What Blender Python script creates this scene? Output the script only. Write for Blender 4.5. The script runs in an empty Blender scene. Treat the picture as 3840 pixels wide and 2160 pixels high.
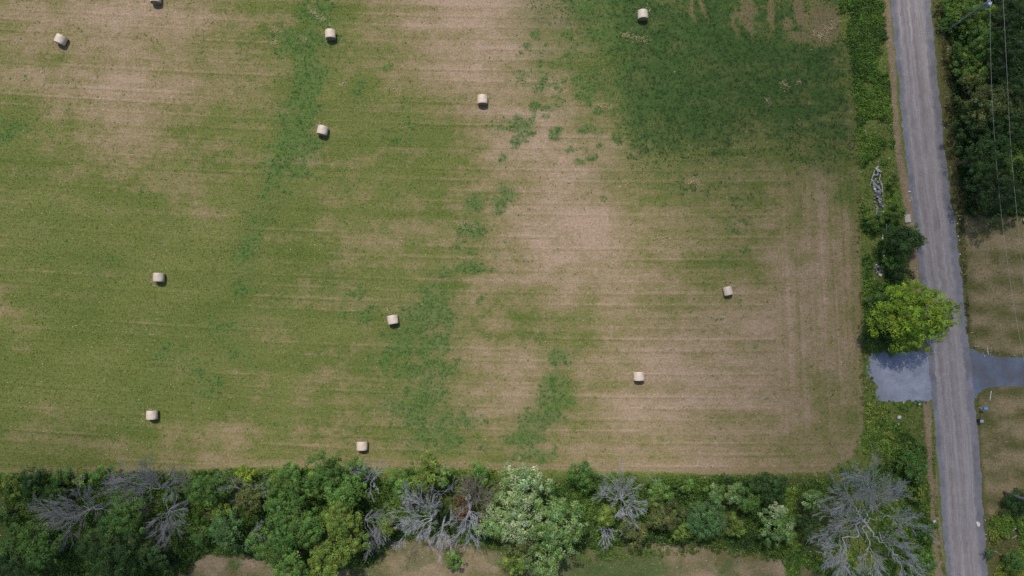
import bpy, bmesh, math, random
import numpy as np
from mathutils import Vector, Matrix, Euler

# ------------------------------------------------------------------ camera, world, sun, exposure
S = bpy.context.scene
H = 100.0                                   # drone height above the field, metres
CAM_ROT = Euler((math.radians(3.49), math.radians(0.74), 0.0))
cam_d = bpy.data.cameras.new("camera"); cam = bpy.data.objects.new("camera", cam_d)
S.collection.objects.link(cam); S.camera = cam
cam.location = (0, 0, H); cam.rotation_euler = CAM_ROT
cam_d.sensor_width = 36.0; cam_d.lens = 24.0; cam_d.clip_start = 0.5; cam_d.clip_end = 8000

SUN_EL = math.radians(61.0)
SH = Vector((0.27, -0.963))                 # direction in which shadows fall on the ground
to_sun = Vector((-SH.x*math.cos(SUN_EL), -SH.y*math.cos(SUN_EL), math.sin(SUN_EL)))
sun_d = bpy.data.lights.new("sun", 'SUN'); sun = bpy.data.objects.new("sun", sun_d)
S.collection.objects.link(sun)
sun_d.energy = 3.2; sun_d.angle = math.radians(0.55); sun_d.color = (1.0, 0.95, 0.87)
sun.rotation_euler = to_sun.to_track_quat('Z', 'Y').to_euler()
sun.location = (0, 0, 300)
W = bpy.data.worlds.new("World"); S.world = W; W.use_nodes = True
wn = W.node_tree
sky = wn.nodes.new("ShaderNodeTexSky"); sky.sky_type = 'NISHITA'; sky.sun_disc = False
sky.sun_elevation = SUN_EL
sky.sun_rotation = math.atan2(to_sun.x, to_sun.y)
sky.air_density = 1.0; sky.dust_density = 1.5
bg = wn.nodes["Background"]; bg.inputs[1].default_value = 0.11
wn.links.new(sky.outputs[0], bg.inputs[0])
S.view_settings.view_transform = 'Standard'; S.view_settings.look = 'None'
S.view_settings.exposure = 0.08; S.view_settings.gamma = 1.0
S.cycles.max_bounces = 6; S.cycles.diffuse_bounces = 3; S.cycles.transparent_max_bounces = 8
S.cycles.volume_bounces = 1
S.cycles.use_denoising = False
S.render.film_transparent = False

# ------------------------------------------------------------------ picture <-> ground helpers
FOC = 24.0/36.0*2576.0
R3 = CAM_ROT.to_matrix()
RN = np.array(R3)
def P(px, py, z=0.0):
    """ground position (at height z) of a point given in a 2576 x 1449 survey of the site"""
    d = R3 @ Vector(((px-1288.0)/FOC, -(py-724.5)/FOC, -1.0))
    t = (z-H)/d.z
    return Vector((d.x*t, d.y*t, z))
def Q(X, Y, z=0.0):                          # 3840-wide survey
    return P(X*0.670833, Y*0.670833, z)
def T(tile, zx, zy):                         # enlarged survey sheets -> 2576 survey
    return ((tile[0]+0.37267*zx)*0.670833, (tile[1]+0.37267*zy)*0.670833)
T1,T2,T3,T4,T5,T6,T7,T8 = (3000,0),(3000,540),(3000,1080),(3000,1620),(2160,1620),(1320,1620),(600,1620),(0,1620)
def to_px(x, y, z=0.0):
    v = np.stack([x, y, np.full_like(x, z-H)], -1) @ RN      # R^T applied
    return 1288.0 + FOC*v[...,0]/(-v[...,2]), 724.5 - FOC*v[...,1]/(-v[...,2])

# ------------------------------------------------------------------ noise
def _hash(ix, iy, seed):
    with np.errstate(over='ignore'):
        h = ix.astype(np.uint32)*np.uint32(374761393) + iy.astype(np.uint32)*np.uint32(668265263) + np.uint32((seed*974634777) & 0xffffffff)
        h = (h ^ (h >> np.uint32(13)))*np.uint32(1274126177)
        h = (h ^ (h >> np.uint32(16)))*np.uint32(2246822519)
        h = h ^ (h >> np.uint32(15))
    return (h & np.uint32(0xffffff)).astype(np.float64)/float(0xffffff)
def vnoise(x, y, seed=0):
    fx = np.floor(x); fy = np.floor(y)
    ix = (fx+100000).astype(np.int64); iy = (fy+100000).astype(np.int64)
    u = x-fx; v = y-fy
    u = u*u*(3-2*u); v = v*v*(3-2*v)
    a = _hash(ix, iy, seed); b = _hash(ix+1, iy, seed); c = _hash(ix, iy+1, seed); d = _hash(ix+1, iy+1, seed)
    return (a*(1-u)+b*u)*(1-v) + (c*(1-u)+d*u)*v
def fbm(x, y, seed=0, octv=3):
    s = 0; a = 1; t = 0
    for k in range(octv):
        s = s + a*vnoise(x*2**k + 17.3*k, y*2**k - 9.1*k, seed+k*31); t += a; a *= 0.55
    return s/t
def sstep(a, b, x):
    t = np.clip((x-a)/(b-a), 0, 1); return t*t*(3-2*t)
def poly_sd(px, py, poly):
    """signed distance, positive inside"""
    n = len(poly); dmin = np.full(px.shape, 1e18); ins = np.zeros(px.shape, bool)
    for i in range(n):
        x0, y0 = poly[i]; x1, y1 = poly[(i+1) % n]
        ex, ey = x1-x0, y1-y0
        t = np.clip(((px-x0)*ex+(py-y0)*ey)/(ex*ex+ey*ey+1e-9), 0, 1)
        d = (px-x0-t*ex)**2 + (py-y0-t*ey)**2
        dmin = np.minimum(dmin, d)
        if y0 != y1:
            c = ((y0 > py) != (y1 > py)) & (px < (x1-x0)*(py-y0)/(y1-y0)+x0)
            ins ^= c
    d = np.sqrt(dmin)
    return np.where(ins, d, -d)
def line_d(px, py, pts):
    """distance to a polyline of (x, y, halfwidth), returned as distance minus the local half width"""
    best = np.full(px.shape, 1e9)
    for (x0, y0, w0), (x1, y1, w1) in zip(pts[:-1], pts[1:]):
        ex, ey = x1-x0, y1-y0
        t = np.clip(((px-x0)*ex+(py-y0)*ey)/(ex*ex+ey*ey+1e-9), 0, 1)
        d = np.hypot(px-x0-t*ex, py-y0-t*ey) - (w0+(w1-w0)*t)
        best = np.minimum(best, d)
    return best

# ------------------------------------------------------------------ object helpers
COL = S.collection
def tag(o, label=None, cat=None, group=None, kind=None):
    if label: o['label'] = label
    if cat: o['category'] = cat
    if group: o['group'] = group
    if kind: o['kind'] = kind
    return o
def empty(name, loc, rotz=0.0):
    o = bpy.data.objects.new(name, None); COL.objects.link(o)
    o.location = loc; o.rotation_euler = (0, 0, rotz); o.empty_display_size = 0.3
    return o
def mesh_np(name, verts, faces, mat=None, parent=None, fcol=None, vcol=None, smooth=False):
    """verts (n,3), faces (m,k) all with k corners"""
    verts = np.asarray(verts, np.float32); faces = np.asarray(faces, np.int32)
    me = bpy.data.meshes.new(name)
    m, k = faces.shape
    me.vertices.add(len(verts)); me.vertices.foreach_set("co", verts.ravel())
    me.loops.add(m*k); me.loops.foreach_set("vertex_index", faces.ravel())
    me.polygons.add(m)
    me.polygons.foreach_set("loop_start", np.arange(0, m*k, k, dtype=np.int32))
    me.polygons.foreach_set("loop_total", np.full(m, k, np.int32))
    if smooth: me.polygons.foreach_set("use_smooth", np.ones(m, bool))
    me.update(calc_edges=True)
    if fcol is not None:
        at = me.attributes.new("tint", 'FLOAT_COLOR', 'FACE')
        c = np.ones((m, 4), np.float32); c[:, :3] = fcol; at.data.foreach_set("color", c.ravel())
    if vcol is not None:
        at = me.attributes.new("tint", 'FLOAT_COLOR', 'POINT')
        c = np.ones((len(verts), 4), np.float32); c[:, :3] = vcol; at.data.foreach_set("color", c.ravel())
    if mat: me.materials.append(mat)
    o = bpy.data.objects.new(name, me); COL.objects.link(o)
    if parent: o.parent = parent
    return o
def mesh_bm(name, bm, mat=None, parent=None, smooth=False):
    me = bpy.data.meshes.new(name); bm.to_mesh(me); bm.free()
    if smooth:
        for p in me.polygons: p.use_smooth = True
    if mat: me.materials.append(mat)
    o = bpy.data.objects.new(name, me); COL.objects.link(o)
    if parent: o.parent = parent
    return o

# ------------------------------------------------------------------ materials
def new_mat(name):
    m = bpy.data.materials.new(name); m.use_nodes = True
    return m, m.node_tree, m.node_tree.nodes["Principled BSDF"]
def N(nt, typ, **kw):
    n = nt.nodes.new(typ)
    for k, v in kw.items():
        if k in n.inputs: n.inputs[k].default_value = v
        else: setattr(n, k, v)
    return n
def noise_node(nt, scale, detail=3.0, rough=0.6, vec=None):
    n = N(nt, "ShaderNodeTexNoise"); n.inputs["Scale"].default_value = scale
    n.inputs["Detail"].default_value = detail; n.inputs["Roughness"].default_value = rough
    if vec is not None: nt.links.new(vec, n.inputs["Vector"])
    return n
def ramp_node(nt, fac, stops):
    r = N(nt, "ShaderNodeValToRGB")
    e = r.color_ramp.elements
    while len(e) < len(stops): e.new(0.5)
    for el, (p, c) in zip(e, stops):
        el.position = p; el.color = (*c, 1) if len(c) == 3 else c
    nt.links.new(fac, r.inputs[0]); return r
def mixc(nt, fac, a, b, mode='MIX'):
    m = N(nt, "ShaderNodeMix", data_type='RGBA', blend_type=mode)
    for val, idx in ((fac, 0), (a, 6), (b, 7)):
        if hasattr(val, 'is_output'): nt.links.new(val, m.inputs[idx])
        else: m.inputs[idx].default_value = val if not isinstance(val, tuple) or len(val) == 4 else (*val, 1)
    return m.outputs[2]
def objcoord(nt):
    return N(nt, "ShaderNodeNewGeometry").outputs["Position"]
def bump(nt, b, height, strength, dist):
    n = N(nt, "ShaderNodeBump"); n.inputs["Strength"].default_value = strength; n.inputs["Distance"].default_value = dist
    nt.links.new(height, n.inputs["Height"]); nt.links.new(n.outputs[0], b.inputs["Normal"])
def grey(a, b): return (a, (b, b, b))

def mat_ground():
    m, nt, b = new_mat("ground_soil_and_stubble")
    at = N(nt, "ShaderNodeAttribute", attribute_name="tint")
    pos = objcoord(nt)
    n1 = noise_node(nt, 3.4, 5, 0.8, pos)
    r1 = ramp_node(nt, n1.outputs[0], [grey(0.28, 0.45), grey(0.42, .88), grey(0.55, 1.05), grey(0.72, 1.6)])
    mp = N(nt, "ShaderNodeMapping"); mp.inputs["Scale"].default_value = (0.5, 5.0, 1.0)
    nt.links.new(pos, mp.inputs[0])
    n2 = noise_node(nt, 1.0, 4, 0.7, mp.outputs[0])
    r2 = ramp_node(nt, n2.outputs[0], [grey(0.3, 0.9), grey(0.7, 1.1)])
    c = mixc(nt, 1.0, at.outputs["Color"], r1.outputs[0], 'MULTIPLY')
    c = mixc(nt, 1.0, c, r2.outputs[0], 'MULTIPLY')
    nt.links.new(c, b.inputs["Base Color"]); b.inputs["Roughness"].default_value = 1.0
    b.inputs["Specular IOR Level"].default_value = 0.05
    bump(nt, b, n1.outputs[0], 0.6, 0.12)
    return m
def mat_leaf(name, trans=0.36, rough=0.55, spec=0.25):
    m, nt, b = new_mat(name)
    at = N(nt, "ShaderNodeAttribute", attribute_name="tint")
    nt.links.new(at.outputs["Color"], b.inputs["Base Color"])
    b.inputs["Roughness"].default_value = rough; b.inputs["Specular IOR Level"].default_value = spec
    t = N(nt, "ShaderNodeBsdfTranslucent")
    tc = mixc(nt, 1.0, at.outputs["Color"], (1.25, 1.35, 0.7), 'MULTIPLY')
    nt.links.new(tc, t.inputs[0])
    mx = N(nt, "ShaderNodeMixShader"); mx.inputs[0].default_value = trans
    nt.links.new(b.outputs[0], mx.inputs[1]); nt.links.new(t.outputs[0], mx.inputs[2])
    nt.links.new(mx.outputs[0], nt.nodes["Material Output"].inputs[0])
    return m
def mat_noise(name, c0, c1, scale, rough=0.9, bmp=0.3, bd=0.02, stretch=None, detail=4, spec=0.15):
    m, nt, b = new_mat(name)
    tc = N(nt, "ShaderNodeTexCoord"); v = tc.outputs["Object"]
    if stretch:
        mp = N(nt, "ShaderNodeMapping"); mp.inputs["Scale"].default_value = stretch
        nt.links.new(v, mp.inputs[0]); v = mp.outputs[0]
    n = noise_node(nt, scale, detail, 0.65, v)
    r = ramp_node(nt, n.outputs[0], [(0.3, c0), (0.7, c1)])
    nt.links.new(r.outputs[0], b.inputs["Base Color"]); b.inputs["Roughness"].default_value = rough
    b.inputs["Specular IOR Level"].default_value = spec
    if bmp: bump(nt, b, n.outputs[0], bmp, bd)
    return m
def mat_road():
    m, nt, b = new_mat("worn_chip_seal")
    uv = N(nt, "ShaderNodeUVMap"); sp = N(nt, "ShaderNodeSeparateXYZ"); nt.links.new(uv.outputs[0], sp.inputs[0])
    pos = objcoord(nt)
    # streaks that run along the road (u across in metres, v along in metres)
    mp = N(nt, "ShaderNodeMapping"); mp.inputs["Scale"].default_value = (1.0, 0.022, 1.0); nt.links.new(uv.outputs[0], mp.inputs[0])
    ns = noise_node(nt, 3.2, 6, 0.78, mp.outputs[0])
    fine = noise_node(nt, 9.0, 4, 0.8, pos)
    blot = noise_node(nt, 0.35, 4, 0.6, pos)
    lane = ramp_node(nt, ns.outputs[0], [(0.28, (0.190, 0.166, 0.162)), (0.5, (0.295, 0.266, 0.263)), (0.70, (0.39, 0.360, 0.352))])
    shoulder = ramp_node(nt, blot.outputs[0], [(0.35, (0.158, 0.152, 0.168)), (0.65, (0.228, 0.222, 0.240))])
    # u coordinate (0..1 in the z channel of nothing: use separate attribute)
    at = N(nt, "ShaderNodeAttribute", attribute_name="across"); 
    mp2 = N(nt, "ShaderNodeMapping"); mp2.inputs["Scale"].default_value = (1.0, 0.35, 1.0); nt.links.new(uv.outputs[0], mp2.inputs[0])
    nw = noise_node(nt, 1.2, 4, 0.65, mp2.outputs[0])
    ad = N(nt, "ShaderNodeMath", operation='MULTIPLY_ADD'); nt.links.new(nw.outputs[0], ad.inputs[0]); ad.inputs[1].default_value = 0.15; nt.links.new(at.outputs["Fac"], ad.inputs[2])
    edge = ramp_node(nt, ad.outputs[0], [grey(0.0, 1), grey(0.17, 1), grey(0.26, 0), grey(0.86, 0), grey(0.93, 1), grey(1.0, 1)])
    c = mixc(nt, edge.outputs[0], lane.outputs[0], shoulder.outputs[0])
    # darker, redder wheel paths
    wp = ramp_node(nt, ad.outputs[0], [grey(0.26, 0), grey(0.36, 1), grey(0.43, 0.3), grey(0.50, 0.0), grey(0.60, 0.9), grey(0.72, 0.1)])
    wf = N(nt, "ShaderNodeMath", operation='MULTIPLY'); nt.links.new(wp.outputs[0], wf.inputs[0]); nt.links.new(blot.outputs[0], wf.inputs[1])
    c = mixc(nt, wf.outputs[0], c, (0.175, 0.142, 0.140))
    mp3 = N(nt, "ShaderNodeMapping"); mp3.inputs["Scale"].default_value = (1.6, 0.10, 1.0); nt.links.new(uv.outputs[0], mp3.inputs[0])
    scar = noise_node(nt, 1.7, 6, 0.7, mp3.outputs[0])
    sr = ramp_node(nt, scar.outputs[0], [grey(0.30, .62), grey(0.40, 1.0), grey(0.62, 1.0), grey(0.74, 1.18)])
    c = mixc(nt, 1.0, c, sr.outputs[0], 'MULTIPLY')
    pat = noise_node(nt, 0.9, 5, 0.75, pos); pr = ramp_node(nt, pat.outputs[0], [grey(0.3, .88), grey(0.7, 1.1)])
    c = mixc(nt, 1.0, c, pr.outputs[0], 'MULTIPLY')
    fr = ramp_node(nt, fine.outputs[0], [grey(0.25, 0.66), grey(0.75, 1.34)])
    c = mixc(nt, 1.0, c, fr.outputs[0], 'MULTIPLY')
    nt.links.new(c, b.inputs["Base Color"]); b.inputs["Roughness"].default_value = 0.92
    b.inputs["Specular IOR Level"].default_value = 0.15
    bump(nt, b, fine.outputs[0], 0.4, 0.03)
    return m
def mat_gravel(name, c_lo, c_hi, c_blotch, blotch_lo=0.45, blotch_hi=0.7, seed=0.0, sscale=0.16):
    m, nt, b = new_mat(name)
    pos = objcoord(nt)
    mp = N(nt, "ShaderNodeMapping"); mp.inputs["Location"].default_value = (seed, seed*0.7, 0); nt.links.new(pos, mp.inputs[0])
    big = noise_node(nt, sscale, 4, 0.6, mp.outputs[0]); mid = noise_node(nt, 0.6, 4, 0.6, mp.outputs[0]); fine = noise_node(nt, 10.0, 4, 0.8, pos)
    base = ramp_node(nt, mid.outputs[0], [(0.3, c_lo), (0.7, c_hi)])
    st = ramp_node(nt, big.outputs[0], [grey(blotch_lo, 0), grey(blotch_hi, 1)])
    c = mixc(nt, st.outputs[0], base.outputs[0], c_blotch)
    fr = ramp_node(nt, fine.outputs[0], [grey(0.25, 0.58), grey(0.75, 1.42)])
    c = mixc(nt, 1.0, c, fr.outputs[0], 'MULTIPLY')
    nt.links.new(c, b.inputs["Base Color"]); b.inputs["Roughness"].default_value = 0.95
    b.inputs["Specular IOR Level"].default_value = 0.1
    bump(nt, b, fine.outputs[0], 0.5, 0.03)
    return m
def mat_net():
    m, nt, b = new_mat("bale_net_wrap")
    tc = N(nt, "ShaderNodeTexCoord")
    mp = N(nt, "ShaderNodeMapping"); mp.inputs["Scale"].default_value = (0.8, 14.0, 0.8); nt.links.new(tc.outputs["Object"], mp.inputs[0])
    n = noise_node(nt, 1.0, 3, 0.6, mp.outputs[0]); n2 = noise_node(nt, 3.0, 4, 0.7, tc.outputs["Object"])
    r = ramp_node(nt, n.outputs[0], [(0.3, (0.47, 0.39, 0.315)), (0.55, (0.64, 0.555, 0.47)), (0.75, (0.75, 0.67, 0.585))])
    r2 = ramp_node(nt, n2.outputs[0], [grey(0.3, 0.86), grey(0.7, 1.08)])
    oi = N(nt, "ShaderNodeObjectInfo"); rv = ramp_node(nt, oi.outputs["Random"], [(0, (.84,.82,.79)), (.5, (1,.97,.93)), (1, (1,.93,.84))])
    c = mixc(nt, 1.0, r.outputs[0], r2.outputs[0], 'MULTIPLY'); c = mixc(nt, 1.0, c, rv.outputs[0], 'MULTIPLY')
    nt.links.new(c, b.inputs["Base Color"]); b.inputs["Roughness"].default_value = 0.6
    bump(nt, b, n.outputs[0], 0.4, 0.03)
    return m
def mat_bale_end():
    m, nt, b = new_mat("bale_straw_end")
    tc = N(nt, "ShaderNodeTexCoord")
    w = N(nt, "ShaderNodeTexWave", wave_type='RINGS', rings_direction='Y'); w.inputs["Scale"].default_value = 3.2; w.inputs["Distortion"].default_value = 3.0; w.inputs["Detail"].default_value = 3
    nt.links.new(tc.outputs["Object"], w.inputs[0])
    r = ramp_node(nt, w.outputs[0], [(0.1, (0.17, 0.125, 0.075)), (0.9, (0.36, 0.285, 0.19))])
    nt.links.new(r.outputs[0], b.inputs["Base Color"]); b.inputs["Roughness"].default_value = 0.95
    bump(nt, b, w.outputs[0], 0.6, 0.04)
    return m
def mat_plain(name, c, rough=0.5, metal=0.0, var=0.12):
    return mat_noise(name, tuple(x*(1-var) for x in c), tuple(min(1, x*(1+var)) for x in c), 4.0, rough, 0.1, 0.01, spec=0.4)

M_GROUND = mat_ground()
M_GRASS = mat_leaf("grass_blade", 0.25, 0.7, 0.1)
M_LEAF = mat_leaf("leaf", 0.28, 0.5, 0.22)
M_ROAD = mat_road()
M_BARK = mat_noise("bark", (0.055, 0.042, 0.032), (0.14, 0.115, 0.09), 3.0, 0.95, 0.6, 0.05, (4, 4, 1))
M_DEAD = mat_noise("bleached_dead_wood", (0.26, 0.265, 0.285), (0.48, 0.49, 0.525), 2.0, 0.9, 0.3, 0.02, (4, 4, 1))
M_DEAD_BROWN = mat_noise("brown_dead_wood", (0.19, 0.155, 0.14), (0.36, 0.31, 0.285), 2.0, 0.9, 0.3, 0.02, (4, 4, 1))
M_DEAD_DIM = mat_noise("dimmed_dead_wood", (0.16, 0.16, 0.17), (0.33, 0.33, 0.355), 2.0, 0.9, 0.3, 0.02, (4, 4, 1))  # dead wood with the dimness of the lens vignette put into its colour
M_RAIL = mat_noise("weathered_rail", (0.36, 0.355, 0.36), (0.62, 0.61, 0.60), 2.0, 0.85, 0.3, 0.02, (6, 6, 1))
M_ROCK = mat_noise("fieldstone", (0.17, 0.17, 0.185), (0.34, 0.34, 0.365), 2.5, 0.9, 0.5, 0.04)
M_ROCK_PALE = mat_noise("pale_fieldstone", (0.40, 0.385, 0.37), (0.66, 0.64, 0.61), 2.5, 0.9, 0.4, 0.04)
M_ROCK_DARK = mat_noise("dark_fieldstone", (0.085, 0.085, 0.10), (0.19, 0.19, 0.215), 2.5, 0.9, 0.5, 0.04)
M_CONC = mat_noise("pale_concrete", (0.37, 0.33, 0.30), (0.52, 0.48, 0.45), 2.0, 0.9, 0.3, 0.02)
M_NET = mat_net(); M_END = mat_bale_end()
M_PAD = mat_gravel("blue_grey_limestone", (0.205, 0.220, 0.275), (0.325, 0.342, 0.405), (0.185, 0.195, 0.235), 0.46, 0.72, 3.0)  # the pad's darker blotches paint in the maple's soft shadow
M_DRIVE = mat_gravel("blue_driveway_gravel", (0.115, 0.150, 0.205), (0.165, 0.205, 0.265), (0.115, 0.118, 0.142), 0.36, 0.60, 11.0, 0.22)
M_POLE = mat_noise("grey_pole_wood", (0.14, 0.14, 0.165), (0.235, 0.235, 0.265), 2.0, 0.9, 0.3, 0.01, (8, 8, 0.6))
M_STEEL = mat_plain("pale_painted_steel", (0.50, 0.60, 0.74), 0.4)
M_STEELD = mat_plain("grey_steel", (0.28, 0.33, 0.42), 0.5)
M_WIRE = mat_plain("aluminium_wire", (0.40, 0.42, 0.38), 0.5)
M_CER = mat_plain("brown_ceramic", (0.12, 0.05, 0.03), 0.3)
M_BLUE = mat_plain("blue_plastic", (0.035, 0.17, 0.60), 0.35)
M_BLUEL = mat_plain("bright_blue_plastic", (0.10, 0.36, 0.80), 0.35)
M_WHITE = mat_plain("white_paint", (0.68, 0.66, 0.62), 0.6)
M_STAKE = mat_plain("pale_stake", (0.62, 0.55, 0.47), 0.7)
M_BLACK = mat_plain("black_plastic", (0.012, 0.010, 0.012), 0.5)
M_GREYL = mat_plain("grey_blue_lid", (0.34, 0.37, 0.50), 0.45)
M_PAINT = mat_plain("white_spill", (0.66, 0.62, 0.56), 0.8, var=0.08)

# ------------------------------------------------------------------ ground survey: dryness digits, 33 columns x 19 rows (80.5 px apart)
DRY = """566667654434678887532233444444444
566766554434678887642112344444444
566666554333457876521111233444444
356887654333345777632112223444444
134776444333334567742222223444444
234554443333334688885354444444444
322233333333334567764433566444444
322222233333444578986544567444444
322222222334444579985643577444444
322222222233344556876555678444444
322222222222235555556666778444444
322222222333235764467767777444444
333333222333334674467877666444444
322222332333344543578877765444444
223344566566433346677676666444444
223344566666643334667766666644444
666666666666666666666666666666666
777777777777777777777777777777777
777777777777777777777777777777777""".split()
DR = np.array([[int(c) for c in r] for r in DRY], float)/9.0
def bspl(t):
    return [(1-t)**3/6, (3*t**3-6*t**2+4)/6, (-3*t**3+3*t**2+3*t+1)/6, t**3/6]
def dry_at(px, py):
    gx = np.clip(px/80.5, 0, 31.999); gy = np.clip(py/80.5, 0, 17.999)
    ix = np.floor(gx).astype(int); iy = np.floor(gy).astype(int)
    wx = bspl(gx-ix); wy = bspl(gy-iy); out = 0
    for a in range(4):
        for c in range(4):
            out = out + wx[a]*wy[c]*DR[np.clip(iy+c-1, 0, 18), np.clip(ix+a-1, 0, 32)]
    return out
FIELD = [(-900,-900),(2100,-900),(2106,0),(2112,60),(2140,150),(2150,300),(2160,500),(2168,900),(2172,1080),(2142,1150),(2085,1188),(1900,1194),(1500,1186),(1200,1180),(1000,1174),(700,1176),(300,1188),(0,1192),(-900,1200)]
SOUTH = [(-900,1560),(0,1520),(440,1440),(530,1392),(640,1402),(760,1440),(930,1425),(990,1362),(1070,1345),(1280,1400),(1400,1392),(1560,1375),(1700,1368),(1800,1373),(1900,1392),(2000,1415),(2090,1440),(2190,1510),(2300,3000),(-900,3000)]
LAWN1 = [(2425,540),(2600,545),(3400,545),(3400,895),(2560,895),(2470,880),(2446,868),(2432,700)]
LAWN2 = [(2480,985),(2520,972),(3400,972),(3400,1225),(2560,1232),(2520,1262),(2496,1300),(2482,1290),(2470,1150),(2464,1000)]
DRYSTRIP = [(2222,-200,9),(2226,0,10),(2240,120,9),(2250,250,8),(2258,360,8),(2272,450,10),(2284,520,12),(2296,600,12),(2302,700,11),(2316,800,9),(2325,980,8),(2334,1050,10),(2338,1140,8),(2346,1200,11),(2352,1300,11),(2366,1449,13),(2380,1700,13)]
WOODS = [(2372,-900),(2378,0),(2392,200),(2410,420),(2425,535),(2500,552),(3400,548),(3400,-900)]
# (x, y, rx, ry, density) patches of thick regrowth
LUSH = [(800,0,55,90,.62),(770,100,75,60,.62),(770,200,45,60,.66),(745,290,62,60,.64),(735,370,66,60,.64),(715,430,60,45,.6),(695,490,40,40,.42),
 (640,560,34,50,.42),(620,640,30,50,.44),(592,725,32,50,.42),(700,80,40,40,.42),
 (1560,60,90,90,.85),(1700,110,130,100,.95),(1850,130,130,90,.95),(1620,210,90,70,.86),(1760,230,150,90,.92),(1900,230,130,90,.86),(2020,180,100,80,.8),(1660,310,90,60,.72),(1800,310,110,50,.72),
 (1610,290,50,60,.6),(1690,370,50,40,.55),(2000,300,110,70,.6),(2100,300,40,90,.55),(1480,20,50,40,.55),(1790,10,60,50,.7),(1950,40,90,30,.5),(1480,140,70,60,.34),(1400,130,60,60,.32),(1360,180,60,60,.3),(1480,210,60,40,.4),(1560,220,40,60,.5),(1390,270,60,40,.34),
 (1300,330,42,42,.68),(1275,365,20,20,.6),(1258,402,12,8,.8),(1452,410,12,11,.95),(1810,376,20,12,.75),(1480,328,24,14,.72),(1536,348,16,16,.62),(1370,272,16,10,.7),(1333,285,10,18,.7),
 (1268,490,28,26,.62),(1250,520,26,24,.62),(1178,520,32,26,.62),(1170,575,48,34,.58),(1150,620,38,24,.55),(1185,665,22,18,.75),(1150,670,26,16,.55),(1232,636,18,14,.6),(1225,680,12,10,.5),
 (1100,690,50,22,.38),(1080,740,60,32,.46),(1060,800,90,50,.56),(1050,870,100,60,.56),(1055,930,100,50,.55),(1030,1000,90,50,.56),(1090,1050,110,45,.62),(1110,1110,110,34,.5),(960,900,60,60,.4),
 (1200,750,9,9,.9),(1228,845,9,9,.6),(1400,905,44,26,.62),(1400,960,52,40,.66),(1392,1010,52,40,.68),(1360,1055,62,36,.7),(1330,1100,60,40,.6),(1350,1150,60,30,.5),
 (880,735,80,34,.34),(900,790,60,40,.3),(20,330,44,70,.38),(560,850,60,70,.3),(520,950,50,60,.3),(600,900,50,40,.26),(440,890,40,20,.3),(430,920,60,40,.22),(250,680,90,50,.22),(120,560,60,60,.22),(300,1010,90,60,.2),
 (1530,500,10,8,.6),(1610,390,60,20,.4),(1850,640,60,30,.34),(1840,570,50,30,.3),(1920,856,20,14,.5),(970,170,16,10,.6),(900,240,30,40,.36),(980,495,14,10,.6),(1010,350,70,60,.24),(2115,320,16,30,.6),(1240,330,20,20,.3),
 (1900,480,120,40,.30),(1750,480,80,40,.28),(1400,1400,90,30,.6),(1580,1420,100,40,.66),(1480,1430,80,30,.6),(1300,1440,50,26,.4),(600,1430,30,16,.4),(1830,1440,50,20,.4)]
_r = random.Random(21)
for _k in range(46):
    _a = _r.random(); LUSH.append((1330+270*_r.random(), 80+330*_a, 6+9*_r.random(), 6+7*_r.random(), .55+.4*_r.random()))
CROP = [(1400,-300),(1420,0),(1490,60),(1550,150),(1590,260),(1640,350),(1760,350),(1880,340),(1990,330),(2085,370),(2140,320),(2126,150),(2104,60),(2098,-300)]
BARE = [(1738,20,7,40),(1770,20,6,36),(1860,60,7,40),(1885,20,9,50),(1905,40,16,60),(1950,30,10,50),(1985,60,16,22),(2020,20,14,60),(2070,60,40,70),(1880,40,40,9),(2030,90,50,14)]
RGB = lambda *c: np.array(c, float)
C_GREEN0, C_GREEN1 = RGB(.101,.131,.032), RGB(.149,.162,.050)
C_MID, C_TAN, C_PINK = RGB(.200,.172,.078), RGB(.265,.204,.122), RGB(.335,.245,.175)
C_LUSH, C_LUSHD = RGB(.072,.140,.038), RGB(.046,.084,.026)
C_VERGE, C_WOOD, C_STRIP, C_HEDGE = RGB(.125,.160,.040), RGB(.036,.048,.018), RGB(.270,.198,.130), RGB(.050,.068,.024)
def lerp(a, b, t): return a + (b-a)*t[..., None]
RL = [(3290,-700),(3339,0),(3391,540),(3456,1080),(3507,1620),(3550,2160),(3610,2900)]
RR = [(3440,-700),(3489,0),(3540,540),(3611,1080),(3667,1620),(3704,2160),(3760,2900)]
PAD = [(3268,1326),(3317,1318),(3373,1324),(3428,1317),(3466,1322),(3505,1322),(3520,1500),(3492,1499),(3447,1516),(3410,1506),(3354,1507),(3298,1505),(3284,1482),(3293,1453),(3268,1427),(3253,1397),(3253,1356)]
DRIVE = [(3610,1295),(3640,1310),(3655,1314),(3675,1322),(3710,1331),(3750,1339),(3840,1340),(4600,1345),(4600,1440),(3840,1448),(3740,1449),(3715,1455),(3690,1460),(3672,1472),(3660,1490),(3640,1505)]
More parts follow.
